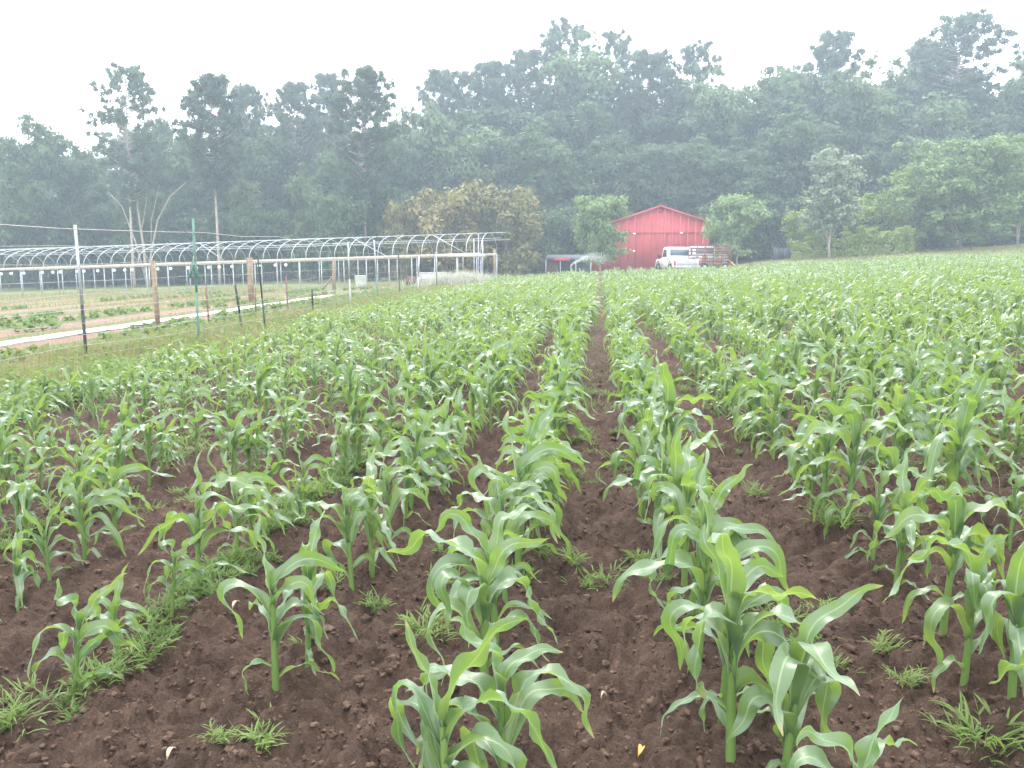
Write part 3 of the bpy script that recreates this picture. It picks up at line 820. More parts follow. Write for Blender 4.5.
def bucket(name, mat, loc, r, h, label, cat):
    m = MB(); m.tube([(0, 0, 0), (0, 0, h * .05), (0, 0, h * .96), (0, 0, h)], [r * .78, r * .82, r, r * 1.06], 14)
    o = m.build(name, M[mat], None, True, loc); tag(o, label, cat)
    return o
bucket('plastic_drum', 'orangep', in_trailer(-.35, -.4, .66), .24, .75, 'orange drum inside the rusty trailer, nearer the pickup', 'drum')
bucket('plastic_drum', 'orangep', in_trailer(.75, -.45, .66), .3, .4, 'low orange tub inside the rusty trailer, away from the pickup', 'tub')
bucket('plastic_drum', 'plastic', in_trailer(1.15, -.3, .66), .36, .8, 'white barrel at the far right end of the rusty trailer', 'barrel')
bucket('plastic_drum', 'plastic', in_trailer(-.9, -.3, .66), .2, .35, 'small white bucket at the left end of the rusty trailer', 'bucket')
# orange slide leaning by the trailer
q = far(731, 267, 72.6)
os_ = thing('play_slide', 'orange plastic slide on the grass at the right end of the trailer', 'slide', (q.x, 72.6, float(gz(q.x, 72.6))))
m = MB(); R_ = Matrix.Rotation(math.radians(42), 3, 'Y')
m.box((0, 0, .52), (1.25, .5, .06), R_); m.box((0, -.27, .58), (1.25, .05, .16), R_); m.box((0, .27, .58), (1.25, .05, .16), R_); m.box((.66, 0, .13), (.4, .5, .06))
m.build('chute', M['orangep'], os_)
m = MB(); m.box((-.45, -.2, .45), (.07, .07, .9)); m.box((-.45, .2, .45), (.07, .07, .9)); m.box((-.45, 0, .5), (.05, .4, .05)); m.build('ladder', M['white'], os_)
for _o in bpy.data.objects:
    if _o.name.startswith('pickup_truck'): _o.scale = (1.13, 1.13, 1.16)
tr.scale = (1.0, 1.0, 1.14)

# ------------------------------------------------------------------ hoop house frame
HY, HW = 57.5, 9.0
hx0, hx1 = far(-60, 290, HY).x, far(481, 275, HY).x
slope = .03
hh_z = float(gz(hx0, HY))
hoop = thing('hoop_house', 'long bare steel hoop house frame without its cover, across the left side', 'hoop house', (hx0, HY, hh_z))
HL = hx1 - hx0
PH, RISE = 2.0, 1.45
def gl(x): return float(gz(hx0 + x, HY)) - hh_z
def rl(x): return PH + (gl(HL) + .05) * x / HL
for yy in (0, HW):
    m = MB(); m.box((HL / 2, yy, (rl(0) + rl(HL)) / 2), (HL, .09, .17), Matrix.Rotation(-math.atan2(rl(HL) - rl(0), HL), 3, 'Y')); m.build('rail', M['rail'], hoop)
npost = 26
for i in range(npost):
    x = HL * i / (npost - 1)
    for yy in (0, HW):
        m = MB(); m.tube([(x, yy, gl(x) - .3), (x, yy, rl(x))], .035, 8); m.build('post', M['galv'], hoop, True)
nh = 40
for i in range(nh):
    x = HL * i / (nh - 1)
    m = MB()
    m.tube([(x, HW / 2 - HW / 2 * math.cos(PI * k / 14), rl(x) + .06 + RISE * math.sin(PI * k / 14) ** .85) for k in range(15)], .023, 6)
    m.build('hoop', M['galv'], hoop, True)
for yy, zz, rr in ((HW / 2, RISE + .09, .03), (HW * .2, RISE * .75, .022), (HW * .8, RISE * .75, .022)):
    m = MB(); m.tube([(0, yy, rl(0) + zz), (HL + 1.2, yy, rl(HL) + zz)], rr, 6); m.build('purlin', M['galv'], hoop, True)
for x0, x1 in ((HL - 9, HL - 6.5), (HL - 3.4, HL - 1.0), (HL - 20, HL - 18)):
    m = MB(); m.tube([(x0, .5, rl(x0) + RISE * .95), (x1, .1, rl(x1) + .05)], .025, 6); m.build('brace', M['galv'], hoop, True)
m = MB(); m.box((HL - 1.4, -.12, rl(HL) - .12), (3.4, .08, .2)); m.build('end_board', M['rail'], hoop)
for i in range(3):
    x = HL - .8
    m = MB(); m.tube([(x, HW * (i + 1) / 4, gl(HL) - .2), (x, HW * (i + 1) / 4, rl(HL) + RISE * (.7, 1, .7)[i])], .04, 6); m.build('end_post', M['galv'], hoop, True)
# strung bulbs under the near rail
sg = thing('string_lights', 'string of round white bulbs hung along the near rail of the hoop frame', 'string lights', (hx0, HY - .16, hh_z))
nb_ = 26; b0 = 3.2; b1_ = HL * .66
pts = []
for i in range(nb_ * 2 - 1):
    x = b0 + (b1_ - b0) * i / (nb_ * 2 - 2); pts.append((x, 0, rl(x) - .12 - (.10 if i % 2 else 0)))
m = MB(); m.tube(pts, .012, 4); m.build('wire', M['black'], sg)
for i in range(nb_):
    x = b0 + (b1_ - b0) * i / (nb_ - 1) + rnd.uniform(-.35, .35); z = rl(x) - .33
    m = MB(); m.tube([(x, 0, z + .11 * math.cos(PI * k / 6)) for k in range(7)], [max(.012, .11 * math.sin(PI * k / 6)) for k in range(7)], 10); m.build('bulb', M['bulb'], sg, True)
# stuff in the hoop house's right end
def crate(name, u, v, Y, dims, mat, label, cat):
    q = far(u, v, Y); g = float(gz(q.x, Y)); m = MB(); a, b, c = dims
    m.box((0, 0, c * .5), (a, b, c * .92)); m.box((0, 0, c * .98), (a * 1.05, b * 1.05, c * .08)); m.box((-a * .38, -b * .52, c * .45), (.06, .04, c * .85)); m.box((a * .38, -b * .52, c * .45), (.06, .04, c * .85))
    m.box((0, -b * .53, c * .5), (a * .98, .03, .05))
    return tag(m.build(name, M[mat], None, False, (q.x, Y, g)), label, cat)
crate('storage_bin', 432, 279, 60, (2.0, .9, .85), 'grey', 'long grey bin between the right posts of the hoop frame', 'bin')
crate('storage_bin', 413, 281, 61, (.9, .7, .6), 'rust', 'brownish box left of the long grey bin in the hoop frame', 'box')
bucket('plastic_barrel', 'plastic', Vector((far(361, 283, 60).x, 60, float(gz(far(361, 283, 60).x, 60)))), .45, .8, 'pale barrel standing between the middle posts of the hoop frame', 'barrel')

# ------------------------------------------------------------------ blades (grass, weeds)
def blades(xy, h, lean, wd, r, seg=2, zoff=None):
    """one bent blade per row of xy; returns V,Q"""
    n = len(xy); az = r.uniform(0, 2 * PI, n); d = np.stack([np.cos(az), np.sin(az)], -1); sd_ = np.stack([-d[:, 1], d[:, 0]], -1)
    z0 = gz(xy[:, 0], xy[:, 1]) + relief(xy[:, 0], xy[:, 1]) - .01 if zoff is None else zoff
    V = []
    for i in range(seg + 1):
        t = i / seg
        c = xy + d * (lean * h * t ** 1.8)[:, None]; z = z0 + h * t * (1 - .35 * lean * t)
        ww = (wd * (1 - t) ** .7 + .0006)[:, None] * sd_
        V.append(np.stack([np.stack([c[:, 0] - ww[:, 0], c[:, 1] - ww[:, 1], z], -1), np.stack([c[:, 0] + ww[:, 0], c[:, 1] + ww[:, 1], z], -1)], 1))
    V = np.stack(V, 1).reshape(-1, 3); k = (seg + 1) * 2
    b = (np.arange(n) * k)[:, None]
    Qd = np.concatenate([b + np.array([2 * i, 2 * i + 1, 2 * i + 3, 2 * i + 2]) for i in range(seg)], 0)
    return V, Qd, k

def grass_obj(name, xy, hlo, hhi, wd, mat, seed, lean=(.2, .9), seg=2):
    r = np.random.default_rng(seed); n = len(xy)
    V, Qd, k = blades(xy, r.uniform(hlo, hhi, n), r.uniform(*lean, n), np.full(n, wd) * r.uniform(.6, 1.3, n), r, seg)
    return mesh_np(name, V, Qd, None, M[mat], attrs={'tint': np.repeat(r.uniform(0, 1, n), k)})

r = np.random.default_rng(3)
def patchy(n, x0, x1, y0, y1, thr, sc, s, r=r, pw=1.0):
    y = y0 + (y1 - y0) * r.uniform(0, 1, n) ** pw
    xy = np.stack([r.uniform(x0, x1, n), y], -1)
    return xy[vnoise(xy[:, 0] * sc, xy[:, 1] * sc, s) > thr]
tag(link('field_margin_weeds', grass_obj('field_margin_weeds', patchy(26000, -10, -6.4, 6, 60, .5, .8, 21, pw=1.6), .08, .34, .010, 'grass', 4)), kind='stuff')
tag(link('field_margin_dry_grass', grass_obj('field_margin_dry_grass', patchy(44000, -10.2, -6.5, 6, 60, .42, .6, 22, pw=1.6), .12, .42, .006, 'dry', 5)), kind='stuff')
far_xy = np.concatenate([patchy(14000, -48, -9.6, 14, 57, .5, .5, 23)])
def leafy_weeds(n, x0, x1, y0, y1, thr, seed, mat, sz):
    r = np.random.default_rng(seed)
    c = patchy(n, x0, x1, y0, y1, thr, .7, seed, r, 1.5); m = 14
    C = np.repeat(c, m, 0); k = np.repeat(r.uniform(.5, 1.5, len(c)), m)
    off = unit(r.normal(size=(len(C), 3))) * (k * r.uniform(.3, 1, len(C)))[:, None] * .13
    P = np.stack([C[:, 0] + off[:, 0], C[:, 1] + off[:, 1], gz(C[:, 0], C[:, 1]) + np.abs(off[:, 2]) * 1.5 + .03], -1)
    V, Qd = leaf_cards(P, unit(r.normal(0, .6, P.shape) + np.array([0, 0, 1])), sz, r)
    return mesh_np('leafy_weeds', V, Qd, None, M[mat], attrs={'tint': np.repeat(r.uniform(0, 1, len(P)), 4)}, smooth=False)
tag(link('leafy_weeds', leafy_weeds(5200, -10.5, -6.3, 6, 55, .42, 61, 'grass', .05)), kind='stuff')
tag(link('dry_weed_stems', grass_obj('dry_weed_stems', patchy(5000, -10.2, -6.4, 7, 50, .5, .7, 62, pw=1.5), .3, .65, .004, 'dry', 63, (.05, .5))), kind='stuff')
tag(link('plot_weeds', grass_obj('plot_weeds', far_xy[np.sin(far_xy[:, 0] * 2 * PI / 3.1) > -.25], .08, .28, .014, 'grass', 6)), kind='stuff')
tag(link('plot_dry_weeds', grass_obj('plot_dry_weeds', patchy(16000, -50, -10, 34, 64, .42, .4, 24), .12, .45, .014, 'dry', 7)), kind='stuff')
tag(link('far_lawn_grass', grass_obj('far_lawn_grass', patchy(22000, -9, 48, 65, 82, .3, .4, 25), .08, .3, .02, 'dry', 8)), kind='stuff')
# low vegetables in the plot rows beyond the fence
def veg_rows():
    r = np.random.default_rng(14); P = []
    for X in (-10.6, -11.4, -12.4, -14.9, -15.8, -17.9, -18.8, -21, -24, -27):
        for y in np.arange(11, 54, .42):
            if vnoise(np.array([X * .7]), np.array([y * .35]), 31)[0] > .5:
                c = np.array([X + r.normal(0, .1), y + r.normal(0, .1)]); m = 16
                off = unit(r.normal(size=(m, 3))) * .17 * r.uniform(.4, 1, (m, 1)); off[:, 2] = np.abs(off[:, 2]) * 1.0 + .04
                P.append(np.stack([c[0] + off[:, 0], c[1] + off[:, 1], gz(c[0], c[1]) + off[:, 2]], -1))
    P = np.concatenate(P)
    V, Qd = leaf_cards(P, unit(r.normal(0, .6, P.shape) + np.array([0, 0, 1])), .10, r)
    return mesh_np('vegetable_rows', V, Qd, None, M['grass'], attrs={'tint': np.repeat(r.uniform(0, 1, len(P)), 4)}, smooth=False)
tag(link('vegetable_rows', veg_rows()), kind='stuff')

# white ground cover strip between the beds
def strip():
    ysr = np.arange(8, 43.5, .35); V = []
    for i, y in enumerate(ysr):
        cx = -13.7 - .012 * (y - 20) + .05 * math.sin(y * .9); wdt = .30 + .05 * math.sin(y * 2.3)
        for k in range(5):
            f = (k - 2) / 2
            V.append((cx + f * wdt, y, float(gz(cx + f * wdt, y)) + .02 + .05 * (1 - f * f) + rnd.uniform(0, .02)))
    n = len(ysr)
    return mesh_np('row_cover', V, [(i * 5 + k, i * 5 + k + 1, i * 5 + k + 6, i * 5 + k + 5) for i in range(n - 1) for k in range(4)], None, M['plastic'])
rc_ = link('row_cover', strip()); tag(rc_, 'long narrow white row cover lying between the beds beyond the fence', 'row cover')
sm = rc_.modifiers.new('thickness', 'SOLIDIFY'); sm.thickness = .015

# pale feathery grass clump before the hoop frame's right end
q = far(458, 278, 55); pg = np.random.default_rng(41); n = 2600
xy = np.stack([q.x + pg.normal(0, 1.0, n), 55 + pg.normal(0, .6, n)], -1)
M['pale'] = foliage_mat('pale_feathery_grass', (.42, .42, .34), (.62, .60, .52), (.4, .4, .3), .3)
tag(link('feathery_grass', grass_obj('feathery_grass', xy, .5, 1.25, .02, 'pale', 42, (.2, .7))), 'pale feathery grass clump before the right end of the hoop frame', 'grass clump')

# ------------------------------------------------------------------ deer fence
fz = far(87, 362, 15)
fence = thing('deer_fence', 'tall wire deer fence with mixed posts along the left side of the corn', 'fence', (0, 0, 0))
fp = [  # base px, top px, radius, materials lower / upper, name
    ((87, 362), (75, 225), .030, 'black', 'galv', 'grey metal post with a black lower half'),
    ((199, 345), (193, 218), .027, 'green', 'green', 'green metal post with a torn ribbon'),
    ((243, 334), (235, 284), .03, 'black', 'black', 'short leaning black post'),
    ((266, 333), (257, 250), .022, 'black', 'black', 'thin dark post'),
    ((313, 316), (312, 289), .032, 'black', 'black', None), ((350.5, 306), (348, 242), .028, 'grey', 'galv', None),
    ((378, 300), (374, 240), .03, 'green', 'grey', None), ((400, 295), (398, 250), .03, 'black', 'black', None),
    ((418, 292), (419, 256), .04, 'galv', 'galv', None), ((437, 288), (436, 252), .03, 'black', 'grey', None),
    ((452, 285), (451, 254), .03, 'black', 'black', None), ((463, 283), (463, 255), .03, 'black', 'grey', None)]
tops = []
for (bu, bv), (tu, tv), rr, m0, m1, lb in fp:
    b_ = at(bu, bv); tp_ = far(tu, tv, b_.y)
    mid = b_.lerp(tp_, .42)
    a_ = MB(); a_.tube([b_ - Vector((0, 0, .2)), mid], rr, 8); po = a_.build('post', M[m0], fence, True)
    a_ = MB(); a_.tube([mid, tp_], rr * .92, 8); a_.build('post_top', M[m1], po, True)
    if lb: po['label'] = lb
    tops.append((b_, tp_))
fx = [t_[0] for t_ in tops]
def fence_pt(Y, z):
    xx = np.interp(Y, [p_.y for p_ in fx], [p_.x for p_ in fx]); return Vector((xx, Y, float(gz(xx, Y)) + z))
first = fence_pt(fx[0].y, 0)
for z in (2.36, 2.05, 1.75, 1.45, 1.2, .95, .72, .5, .3, .12):
    m = MB(); yy = list(np.arange(4, 46, 2.0))
    m.tube([fence_pt(Y, z + .02 * math.sin(Y * 1.3 + z * 7)) + (Vector((-.02, 0, 0))) for Y in yy], .0045 if z < 2.3 else .008, 4); m.build('wire', M['wire'], fence)
m = MB(); k = 0
for Y in np.arange(4.2, 44, .32):
    m.tube([fence_pt(Y, .05), fence_pt(Y, 1.46)], .0028, 3, False)
m.build('mesh_netting', M['wire'], fence)
# ribbon tied to the green post
b_ = tops[1][0].lerp(tops[1][1], .58)
m = MB(); m.add([b_ + Vector(v) for v in ((-.05, -.05, .2), (.0, -.06, .22), (-.13, -.05, -.12), (-.08, -.06, -.14), (.05, -.05, .18), (.12, -.06, -.1), (.07, -.06, -.16))], [(0, 1, 3, 2)], [(1, 4, 6), (4, 5, 6)])
ro = m.build('ribbon', M['green']); md = ro.modifiers.new('thickness', 'SOLIDIFY'); md.thickness = .006
tag(ro, 'torn green ribbon tied round the green fence post', 'ribbon')

# separate timber posts and small stakes inside the plot
def lone_post(name, bpx, tpx, rad, mat, label, square=False, brace=False):
    b_ = at(*bpx); t_ = far(tpx[0], tpx[1], b_.y)
    o = thing(name, label, 'post', b_)
    m = MB(); v = t_ - b_
    if square:
        ax = v.normalized(); R_ = Vector((0, 0, 1)).rotation_difference(ax).to_matrix()
        m.box(v * .5 - ax * .1, (rad * 2, rad * 2, v.length + .2), R_); m.box(v + ax * .02, (rad * 1.7, rad * 1.7, .04), R_)
    else:
        m.tube([Vector((0, 0, -.2)), v * .5, v], [rad, rad, rad * .9], 8)
    m.build('shaft', M[mat], o, not square)
    if brace:
        m = MB(); m.tube([v * .5, Vector((-.75, -.05, 0))], .05, 6); m.build('brace', M[mat], o, True)
    return o
lone_post('timber_post', (158, 326), (153, 262), .052, 'wood', 'square brown timber post before the left of the hoop frame', True)
lone_post('timber_post', (251.5, 303), (249.5, 258), .10, 'wood', 'square pale brown timber post before the middle of the hoop frame', True)
lone_post('timber_post', (334, 290), (334, 259), .09, 'wood', 'timber post with a diagonal brace near the hoop frame', True, True)
lone_post('timber_post', (495, 279), (494.5, 249), .11, 'wood', 'timber post at the right end of the hoop frame', True)
lone_post('thin_stake', (209, 326), (206, 284), .025, 'rust', 'thin rusty stake right of the green fence post')
lone_post('thin_stake', (288, 309), (286, 276), .03, 'rust', 'thin rusty stake left of the braced timber post')
lone_post('thin_stake', (256, 318), (255, 288), .025, 'rust', 'thin rusty stake in front of the middle timber post')

# sprinkler throwing a mist of water before the barn tree
q = far(571, 262, 70); g = float(gz(q.x, 70))
sp = thing('sprinkler', 'sprinkler riser throwing a pale mist of water left of the barn tree', 'sprinkler', (q.x, 70, g))
m = MB(); m.tube([(0, 0, 0), (0, 0, 1.0)], .03, 6); m.box((.03, 0, 1.02), (.16, .06, .06)); m.build('riser', M['grey'], sp)
rs = np.random.default_rng(9); n = 2600
tt = rs.uniform(0, 1, n) ** .8
P = np.stack([tt * 2.8 + rs.normal(0, .05, n) * (1 + 5 * tt), rs.normal(0, .04, n) * (1 + 5 * tt), 1.02 + 2.0 * tt - 1.6 * tt ** 2.2 + rs.normal(0, .05, n) * (.5 + 5 * tt)], -1)
V, Qd = leaf_cards(P, unit(rs.normal(size=P.shape)), .017, rs)
so = link('spray', mesh_np('spray', V, Qd, None, M['water'], smooth=False), sp)
so['kind'] = 'stuff'

# ------------------------------------------------------------------ corn
def leaf_geo(r, z0, az, L, W, e0, droop, tk, kk, twist, wind, fold, ns, nc, st_r=.01, lowq=False):
    t = np.linspace(0, 1, ns + 1)
    sg_ = 1 / (1 + np.exp(-(t - tk) * kk)); s0 = 1 / (1 + np.exp(tk * kk)); s1 = 1 / (1 + np.exp(-(1 - tk) * kk))
    el = e0 - droop * (.85 * (sg_ - s0) / (s1 - s0) + .15 * t)
    el = el + r.uniform(.2, .62) * np.sin(2 * PI * r.uniform(1.3, 2.9) * t + r.uniform(0, 6)) * np.clip(t * 2.2 - .25, 0, 1)
    azt = az + r.normal(0, .25) * t ** 2
    D = np.stack([np.cos(el) * np.cos(azt), np.cos(el) * np.sin(azt), np.sin(el)], -1)
    D = unit(D + np.stack([wind * t ** 1.5, wind * .25 * t, -.15 * wind * t], -1))
    P = np.zeros((ns + 1, 3)); P[1:] = np.cumsum((D[:-1] + D[1:]) / 2, 0) * (L / ns)
    P += np.array([math.cos(az) * st_r * .5, math.sin(az) * st_r * .5, z0])
    S = np.stack([-np.sin(azt), np.cos(azt), 0 * t], -1)
    S = unit(S - (S * D).sum(1, keepdims=True) * D)
    Nn = np.cross(D, S)                                    # towards the upper face
    tau = twist * t ** 1.4 + r.normal(0, .12) * np.sin(t * 2 * PI * r.uniform(.7, 1.6) + r.uniform(0, 6))
    S2 = S * np.cos(tau)[:, None] + Nn * np.sin(tau)[:, None]
    N2 = np.cross(D, S2)
    N2 = Nn * np.cos(tau)[:, None] - S * np.sin(tau)[:, None]
    hw = W / 2 * np.clip(.42 + t * 2.6, 0, 1) * np.clip(1 - t ** 2.6, 0, 1) ** .85 + .0008
    phi = fold * np.exp(-t * 3.2) + .22 * (1 - t)
    c = np.linspace(-1, 1, nc + 1)
    k1 = r.uniform(2.2, 4.6); p1_, p2_ = r.uniform(0, 6, 2); amp = r.uniform(.28, .80)
    rip = np.where(c[None, :] < 0, np.sin(2 * PI * k1 * t + p1_)[:, None], np.sin(2 * PI * k1 * 1.13 * t + p2_)[:, None]) * (np.abs(c) ** 2)[None, :] * amp * np.clip(t * 3, 0, 1)[:, None]
    V = P[:, None, :] + S2[:, None, :] * (hw[:, None] * c * np.cos(phi)[:, None])[..., None] + \
        N2[:, None, :] * (hw[:, None] * (np.abs(c) * np.sin(phi)[:, None] + rip))[..., None]
    V = V.reshape(-1, 3)
    uv = np.stack(np.broadcast_arrays((c[None, :] + 1) / 2, t[:, None]), -1).reshape(-1, 2)
    J = np.arange((ns + 1) * (nc + 1)).reshape(ns + 1, nc + 1)
    Qd = np.stack([J[:-1, :-1], J[1:, :-1], J[1:, 1:], J[:-1, 1:]], -1).reshape(-1, 4)[:, ::-1]
    return V, Qd, uv

def corn_geo(seed, ns, nc, nl=10, yellow=0.0):
    """unit corn plant ~.75 m tall; returns stalk (V,Q) and list of leaves (V,Q,uv,tint)"""
    r = np.random.default_rng(seed); leaves = []
    hs = r.uniform(.30, .42); az0 = r.normal(0, .6) + (PI if r.random() < .5 else 0)
    lean = np.array([r.normal(.02, .03), r.normal(0, .03)])
    n = nl + int(r.integers(-1, 2))
    for i in range(n):
        f = i / (n - 1)
        z0 = .04 + (hs - .04) * f ** .9
        az = az0 + PI * i + r.normal(0, .38)
        if f < .25:      L, W, e0, dr = r.uniform(.20, .34), r.uniform(.026, .040), r.uniform(.7, 1.1), r.uniform(1.3, 2.3)
        elif f < .78:    L, W, e0, dr = r.uniform(.34, .56), r.uniform(.056, .086), r.uniform(1.12, 1.45), r.uniform(1.8, 3.1)
        else:            L, W, e0, dr = r.uniform(.32, .48), r.uniform(.054, .082), r.uniform(1.35, 1.54), r.uniform(.2, 2.2)
        tk = r.uniform(.32, .56); kk = r.uniform(7, 20)
        tw = r.normal(0, .8) if r.random() < .5 else r.normal(0, 2.2)
        V, Qd, uv = leaf_geo(r, z0, az, L, W, e0, dr, tk, kk, tw, r.uniform(.15, .7), r.uniform(.7, 1.2), ns, nc)
        V[:, 0] += lean[0] * V[:, 2]; V[:, 1] += lean[1] * V[:, 2]
        tint = np.clip(r.normal(.34, .15) + yellow + (.14 if f > .8 else 0) + (.22 if f < .15 else 0), 0, 1)
        leaves.append((V, Qd, uv, np.full(len(V), tint)))
    nn = 8 if nc > 2 else 5; zz = np.linspace(-.04, hs * 1.02, 8)
    rad = .0150 * (1 - .35 * np.linspace(0, 1, 8)); rad[::2] *= 1.06
    a = np.linspace(0, 2 * PI, nn, endpoint=False)
    SV = np.stack([rad[:, None] * np.cos(a) + lean[0] * zz[:, None], rad[:, None] * np.sin(a) + lean[1] * zz[:, None], np.broadcast_to(zz[:, None], (8, nn))], -1).reshape(-1, 3)
    SQ = np.array([(i * nn + k, i * nn + (k + 1) % nn, (i + 1) * nn + (k + 1) % nn, (i + 1) * nn + k) for i in range(7) for k in range(nn)])
    return (SV, SQ), leaves

# where the plants stand: (x, y, scale, row index, yellow)
plants = []
explicit = {  # nearest plants of the rows in the foreground, by their feet
    0: [((448, 850), 1.05), ((506, 812), .95), ((484, 706), 1.08), ((496, 654), 1.02), ((505, 612), .98)],
    1: [((846, 905), .85), ((782, 786), 1.0), ((730, 764), 1.06), ((722, 716), 1.0), ((699, 655), 1.05), ((690, 622), 1.0), ((684, 590), 1.0)],
    2: [((1010, 714), .88), ((964, 684), 1.0), ((942, 644), 1.05), ((1060, 790), .9), ((895, 592), .92), ((872, 566), .86)],
    -1: [((276, 694), .92), ((308, 668), .84), ((352, 592), .9), ((372, 574), .95), ((391, 556), .9)],
    -2: [((74, 700), .70), ((118, 660), .55), ((198, 600), .98), ((172, 622), .6), ((238, 568), .86), ((252, 552), .8)],
    -3: [((18, 604), .62), ((50, 582), .76), ((86, 566), .84), ((-30, 640), .7), ((116, 548), .86)],
}
row_x = {}
for i, X in enumerate(ROWS_L): row_x[-i] = X
for i, X in enumerate(ROWS_R): row_x[i + 1] = X
pr = np.random.default_rng(5)
for ri, X in row_x.items():
    y = 1.75 + pr.uniform(0, .3)
    if ri in explicit:
        for (px, s) in explicit[ri]:
            q = at(*px); plants.append((q.x, q.y, s, ri, 0.18 if ri <= -2 else 0.0))
        y = max(at(*e[0]).y for e in explicit[ri]) + .25
    yend = 64 + 1.2 * math.sin(X * .6) - (max(0, -X - 3) * 1.2)
    if ri <= -7: y = max(y, 6)
    while y < yend:
        y += .215 * pr.uniform(.7, 1.35)
        sx_lo, sx_hi = -.80 * y - 3.0, .56 * y + 3.2
        Xs = X - (.20 * min(1, max(0, (y - 5) / 12)) if ri == 2 else 0) + (.07 * min(1, max(0, (y - 5) / 12)) if ri == 1 else 0)
        x = Xs + pr.normal(0, .04 + .035 * min(1, y / 15)) + .05 * math.sin(y * .35 + X)
        if x < sx_lo or x > sx_hi: continue
        if pr.random() < ((.16 if y < 25 else .08) if ri <= -1 else (.03 if ri <= 2 else .08)) + (.25 if vnoise(np.array([x * .8]), np.array([y * .5]), 77)[0] > .72 else 0): continue
        # thin patches: poor left margin, and a bare patch near the right edge
        if ri <= -2 and y < 9 and pr.random() < .18: continue
        if 3.9 < x < 5.6 and 8.0 < y < 10.4 and pr.random() < .75: continue
        s = pr.normal(.96, .15) * (1.0 + .05 * (vnoise(np.array([x * .5]), np.array([y * .25]), 8)[0] - .5) * 4)
        if ri <= -3: s *= .88
        if ri <= -5: s *= .9
        yl = (.22 if ri <= -2 else .05) + .25 * max(0, vnoise(np.array([x * .4 + 9]), np.array([y * .2]), 18)[0] - .55)
        plants.append((x, y, float(np.clip(s, .5, 1.25)), ri, float(yl)))

def in_view(x, y, m=1.0):
    az = math.atan2(x, y) + YAW
    return y > 1 and abs(math.tan(az)) < .62 * m + .25 / max(y, .5)
vis = sorted([q for q in plants if in_view(q[0], q[1])], key=lambda q: q[0] ** 2 + q[1] ** 2)
solo = vis[:300]; solo_ids = set(id(q) for q in solo)
rest = [q for q in plants if id(q) not in solo_ids]

NV = 26
variants = [corn_geo(100 + i, 24, 4, 10) for i in range(NV)]
vdata = []
for i, ((SV, SQ), leaves) in enumerate(variants):
    sme = mesh_np('stalk', SV, SQ, None, M['stalk'], attrs={'tint': np.full(len(SV), .5)})
    lms = [mesh_np('leaf', V, Qd, None, M['leaf'], uv=uv, attrs={'tint': tn}) for V, Qd, uv, tn in leaves]
    n = 0; VV, QQ, UU, TT = [], [], [], []
    for V, Qd, uv, tn in leaves:
        VV.append(V); QQ.append(Qd + n); UU.append(uv); TT.append(tn); n += len(V)
    fme = mesh_np('leaves', np.concatenate(VV), np.concatenate(QQ), None, M['leaf'], uv=np.concatenate(UU), attrs={'tint': np.concatenate(TT)})
    vdata.append((sme, lms, fme))

row_phrase = {
    0: 'the row rising from the bottom centre', 1: 'the row right of the centre furrow', 2: 'the lower right corner row',
    -1: 'the row between the weedy and centre rows', -2: 'the weedy row at lower left', -3: 'the row just left of the weedy row',
    -4: 'the second row left of the weedy row', -5: 'the third row left of the weedy row', -6: 'the fourth row left of the weedy row', -7: 'the fifth row left of the weedy row', -8: 'the last corn row before the fence',
    3: 'the first row right of the corner row', 4: 'the second row right of the corner row', 5: 'the third row right of the corner row',
    6: 'the fourth row right of the corner row', 7: 'the fifth row right of the corner row', 8: 'the sixth row right of the corner row'}
ordn = ['first', 'second', 'third', 'fourth', 'fifth', 'sixth', 'seventh', 'eighth', 'ninth', 'tenth']
cnt = {}
for i, (x, y, s, ri, yl) in enumerate(solo):
    k = cnt.get(ri, 0); cnt[ri] = k + 1
    ph = row_phrase.get(ri, 'the right hand rows of the field')
    if k < 10 and ri in row_phrase:
        sz_ = 'small' if s < .75 else ('tall' if s > 1.02 else 'green')
        lab = f'{sz_} corn plant, {ordn[k]} from the front in {ph}'
    else:
        lab = f'corn plant beyond the tenth in {ph}' if ri in row_phrase else 'corn plant among the crowded rows at the far right of the foreground'
    v = int(pr.integers(0, NV)); sme, lms, fme = vdata[v]
    z = float(gz(x, y) + relief(np.array([x]), np.array([y]))[0])
    o = thing('corn_plant', lab, 'corn plant', (x, y, z), pr.normal(0, .35), 'young corn plants in the field rows')
    o.scale = (s * pr.uniform(.93, 1.08),) * 2 + (s,)
    link('stalk', sme, o)
    if i < 130:
        for lm in lms: link('leaf', lm, o)
    else:
        link('leaves', fme, o)

# all the other plants: one mass
def corn_mass(name, items, ns, nc, nl, nvar, seed):
    r = np.random.default_rng(seed); base = []
    for i in range(nvar):
        (SV, SQ), lv = corn_geo(seed * 50 + i, ns, nc, nl)
        n = len(SV); VV, QQ, UU, TT = [SV], [SQ], [np.full((n, 2), .5)], [np.full(n, .55)]
        for V, Qd, uv, tn in lv:
            VV.append(V); QQ.append(Qd + n); UU.append(uv); TT.append(tn); n += len(V)
        base.append((np.concatenate(VV), np.concatenate(QQ), np.concatenate(UU), np.concatenate(TT)))
    return base, r
def place_mass(items, base, r):
    out = []
    for (x, y, s, ri, yl) in items:
        V, Qd, uv, tn = base[int(r.integers(0, len(base)))]
        a = r.normal(0, .4); c, sn_ = math.cos(a), math.sin(a)
        z = float(gz(x, y)) + float(relief(np.array([x]), np.array([y]))[0])
        P = np.stack([(V[:, 0] * c - V[:, 1] * sn_) * s + x, (V[:, 0] * sn_ + V[:, 1] * c) * s + y, V[:, 2] * s + z], -1)
        out.append((P, Qd, uv, np.clip(tn + yl * .6 + r.normal(0, .07), 0, 1)))
    return out
allp = []
